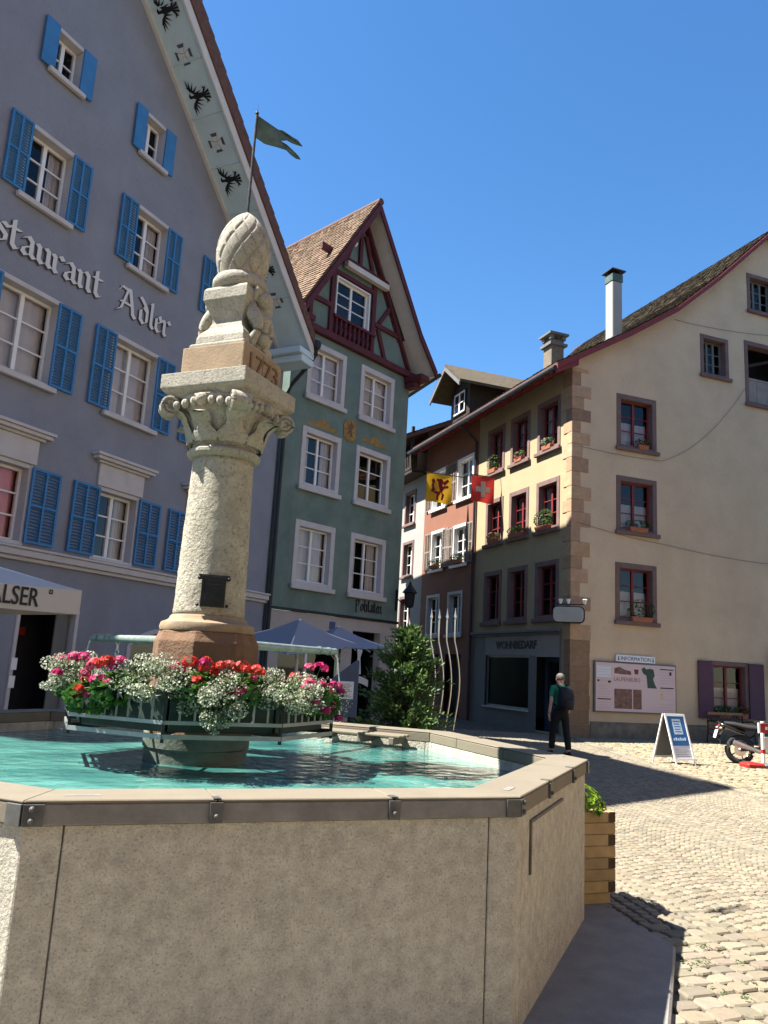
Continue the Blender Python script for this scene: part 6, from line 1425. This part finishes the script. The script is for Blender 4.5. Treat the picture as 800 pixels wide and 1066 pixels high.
# window boxes
M['terracotta'] = mat('terracotta', (.30, .11, .06), .8, .15, 8)
def windowbox(name, label, T, x, y, z, w_, kind, n=120, pot='terracotta', root_rot=0):
    loc = HC + Matrix.Rotation(HZ, 3, 'Z') @ (T @ Vector((x, y, z))); rz = HZ + (R(-90) if T is ST else 0); root = thing(name, label, 'plant pot', loc, rz, 'flower pots on the window sills'); mb = MB()
    mb.box(-w_ / 2, w_ / 2, -.09, .09, 0, .15); mb.V = [(vx * (.85 + z_ / .15 * .15), vy * (.8 + z_ / .15 * .2), z_) for vx, vy, z_ in mb.V]; mb.build('pot', M[pot], root, bevel=.01)
    mb = MB(); h = .22 if kind != 'tall' else .5
    for i in range(n):
        d = rdir(); p = Vector((d.x * w_ * .6, d.y * .15, .15 + h * .5 + d.z * h * .55)); leaf(mb, p, d + Vector((0, 0, .4)), rnd.uniform(.02, .045), tcol(.5, 1.5, .12), 5, .7)
    mb.build('foliage', M['leaf'], root)
    if kind in ('pink', 'white', 'red'):
        mb = MB(); c_ = {'pink': (.8, .2, .35), 'white': (.85, .82, .75), 'red': (.75, .06, .05)}[kind]
        for k in range(7):
            q = rdir(); bc = Vector((q.x * w_ * .5, -.06 + q.y * .08, .26 + q.z * .1))
            for i in range(14): d = rdir(); leaf(mb, bc + d * .035, d, .02, tuple(v * rnd.uniform(.7, 1.1) for v in c_), 5)
        mb.build('blossoms', M['petal'], root)
ys = -.06
windowbox('window_box', 'small pot of white and green plants on the top floor sill next to the quoins', ST, -1.25, ys, 8.69, .55, 'white')
windowbox('window_box', 'pot of pink flowers on the top floor middle sill of the cream front', ST, -3.0, ys, 8.69, .5, 'pink')
windowbox('window_box', 'pot with trailing greenery on the top floor sill by the red house', ST, -4.85, ys, 8.69, .6, 'tall')
windowbox('window_box', 'bushy tall plant on the second floor sill next to the quoins', ST, -1.45, ys, 6.12, .8, 'tall', 260)
windowbox('window_box', 'dark leafy pot on the second floor middle sill of the cream front', ST, -3.1, ys, 6.12, .9, 'green', 160)
windowbox('window_box', 'flower pot on the second floor sill by the red house', ST, -4.7, ys, 6.12, .6, 'pink')
windowbox('window_box', 'small flower pot on the top gable wall window sill', I4, 2.55, ys, 8.76, .4, 'red')
windowbox('window_box', 'green pot on the second gable wall window sill', I4, 2.35, ys, 6.12, .7, 'green', 160)
windowbox('window_box', 'lush green pot on the gable wall sill above the pink board', I4, 2.45, ys, 3.4, .8, 'tall', 200)
windowbox('window_box', 'terracotta pot on the violet shuttered window sill', I4, 6.2, ys, .70, .42, 'red'); windowbox('window_box', 'green leafy pot beside the terracotta one in the violet shuttered window', I4, 5.5, ys, .70, .55, 'green', 180)
for (x, lb) in ((7.4, 'dark flower box under the shuttered red house window by the downpipe'), (9.45, 'dark flower box under the shuttered red house window by the white house')):
    windowbox('window_box', lb, ST, -x, -.12, 5.68, .8, 'green', 140)
# climbing plant at the picture edge of the gable wall
iv = thing('wall_plant', 'dark climbing plant hanging on the gable wall beside the violet shutter', 'climbing plant', HL(7.75, -.2, 2.4), HZ); mb = MB()
for i in range(700):
    d = rdir(); leaf(mb, Vector((d.x * .38 + .1, d.y * .16, d.z * .55 + rnd.gauss(0, .1))), d + Vector((0, -.5, .4)), rnd.uniform(.03, .06), tcol(.35, 1.1, .1), 5, .7)
mb.build('foliage', M['leaf'], iv); MB().tube([(.2, .12, -2.4), (.1, .1, -1), (.1, .05, .2)], .02, 6).build('stem', M['timber_dark'], iv)
# cables along the gable wall
def cable(label, pts):
    P = []
    for (a, b, sag) in pts:
        for i in range(14):
            t = i / 13; P.append((a[0] + (b[0] - a[0]) * t, -.035, a[1] + (b[1] - a[1]) * t - sag * 4 * t * (1 - t)))
    o = MB().tube(P, .0065, 6).build('cable', M['frame_grey'], None, smooth='all'); o.location = HC; o.rotation_euler = (0, 0, HZ); tag(o, label, 'cable', 'cables on the gable wall')
cable('thin cable sagging from the quoins to the loggia of the cream gable', [((.3, 8.55), (3.3, 8.52), .04), ((3.3, 8.52), (6.85, 11.6), .45)])
cable('thin cable running level across the gable wall above the middle window sills', [((.2, 6.2), (3.4, 5.86), .05), ((3.4, 5.86), (9.0, 5.7), .1)])
cable('thin cable crossing the gable wall under the roof slope', [((3.9, 13.45), (9.0, 13.9), .12)])

# unseen houses added round the square to bounce warm light and fill the panes
def simple_house(name, label, loc, az, wdt, dep, h, ridge, m, nw, nf):
    r_ = thing(name, label, 'house', loc, azx(az)); hs_ = []
    for i in range(nw):
        c = wdt * (i + .5) / nw
        for j in range(nf): hs_.append((c - .55, c + .55, 1.0 + 2.9 * j + (2.6 if False else 0), 2.6 + 2.9 * j))
    wall_sheet([(0, 0), (wdt, 0), (wdt, h), (0, h)], hs_, I4, 'wall', m, r_)
    mb = MB(); mb.box(0, .02, .01, dep, 0, h); mb.box(wdt - .02, wdt, .01, dep, 0, h); mb.box(.02, wdt - .02, dep - .02, dep, 0, h); mb.prism([(.01, h), (dep, h), (dep / 2, ridge - .1)], 0, .02, 'x'); mb.prism([(.01, h), (dep, h), (dep / 2, ridge - .1)], wdt - .02, wdt, 'x'); mb.build('side_wall', m, r_)
    for a, b, c, d in hs_: window(r_, I4, a, b, c, d, M['pale_stone'], M['white_paint'], f=(.09, .1, .09), depth=.2, rows=3, curtain=None)
    for (ya, za, yb, zb) in ((-.5, h - .3, dep / 2, ridge), (dep + .5, h - .3, dep / 2, ridge)):
        MB().add([(-.3, ya, za), (wdt + .3, ya, za), (wdt + .3, yb, zb), (-.3, yb, zb), (-.3, ya, za + .2), (wdt + .3, ya, za + .2), (wdt + .3, yb, zb + .2), (-.3, yb, zb + .2)], [(0, 1, 2, 3), (4, 5, 6, 7), (0, 1, 5, 4), (1, 2, 6, 5), (2, 3, 7, 6), (3, 0, 4, 7)]).build('roof', M['tile_sun'], r_)
simple_house('added_house', 'unseen ochre house added opposite the inn to bounce warm light', (12.2, 13.5, 0), 180, 13, 9, 12, 17, mat('ochre plaster', (.34, .23, .13), .9, .08, 2, .2, 40), 4, 3)
simple_house('added_house', 'unseen tan house added behind the viewer to bounce warm light', (12.2, .2, 0), 184, 11, 9, 12, 17.5, mat('tan plaster', (.36, .27, .18), .9, .08, 2, .2, 40), 4, 3)
simple_house('added_house', 'unseen pale house added behind the viewer to block sky and bounce light', (11.5, -9.5, 0), 268, 24, 9, 12.5, 17.5, M['cream_plaster'], 6, 3)

# ------------------------------------------------------------------ camera, sun, sky
F_, P_, RO_ = 830.0, R(11.15), R(-3.18)
fwd = Vector((0, math.cos(P_), math.sin(P_))); dn0 = Vector((0, math.sin(P_), -math.cos(P_))); rt0 = Vector((1, 0, 0))
rt = rt0 * math.cos(RO_) + dn0 * math.sin(RO_); dn = -rt0 * math.sin(RO_) + dn0 * math.cos(RO_)
cd = bpy.data.cameras.new('camera'); cam = bpy.data.objects.new('camera', cd); COL.objects.link(cam)
cd.sensor_fit = 'VERTICAL'; cd.sensor_height = 36.0; cd.lens = F_ / 1066 * 36; cd.clip_end = 3000; cd.clip_start = .05
m3 = Matrix((rt, -dn, -fwd)).transposed(); cam.matrix_world = Matrix.Translation(CAM) @ m3.to_4x4(); scene.camera = cam
SUN_EL, PHI = 57.2, -6.4
tow = Vector((-math.cos(R(PHI)) * math.cos(R(SUN_EL)), math.sin(R(PHI)) * math.cos(R(SUN_EL)), math.sin(R(SUN_EL))))
sl = bpy.data.lights.new('sun', 'SUN'); sl.energy = 5.0; sl.angle = R(.53); sl.color = (1, .95, .86)
so = bpy.data.objects.new('sun', sl); COL.objects.link(so); so.rotation_euler = (-tow).to_track_quat('-Z', 'Y').to_euler()
wd = bpy.data.worlds.new('World'); scene.world = wd; wd.use_nodes = True; t = wd.node_tree; t.nodes.clear()
o_ = t.nodes.new('ShaderNodeOutputWorld'); bg = t.nodes.new('ShaderNodeBackground'); sk = t.nodes.new('ShaderNodeTexSky')
sk.sky_type = 'NISHITA'; sk.sun_disc = False; sk.sun_elevation = R(SUN_EL); sk.sun_rotation = math.atan2(tow.x, tow.y); sk.altitude = 300; sk.air_density = 1.0; sk.dust_density = .3; sk.ozone_density = 2.5
bg.inputs[1].default_value = .065; hs = t.nodes.new('ShaderNodeHueSaturation'); hs.inputs['Saturation'].default_value = 1.25; t.links.new(sk.outputs[0], hs.inputs['Color']); t.links.new(hs.outputs[0], bg.inputs[0]); t.links.new(bg.outputs[0], o_.inputs[0])
vs_ = scene.view_settings; vs_.view_transform = 'Standard'; vs_.look = 'None'; vs_.gamma = 1.0; vs_.use_curve_mapping = False; vs_.exposure = 1.95
scene.cycles.use_denoising = True; scene.cycles.max_bounces = 8
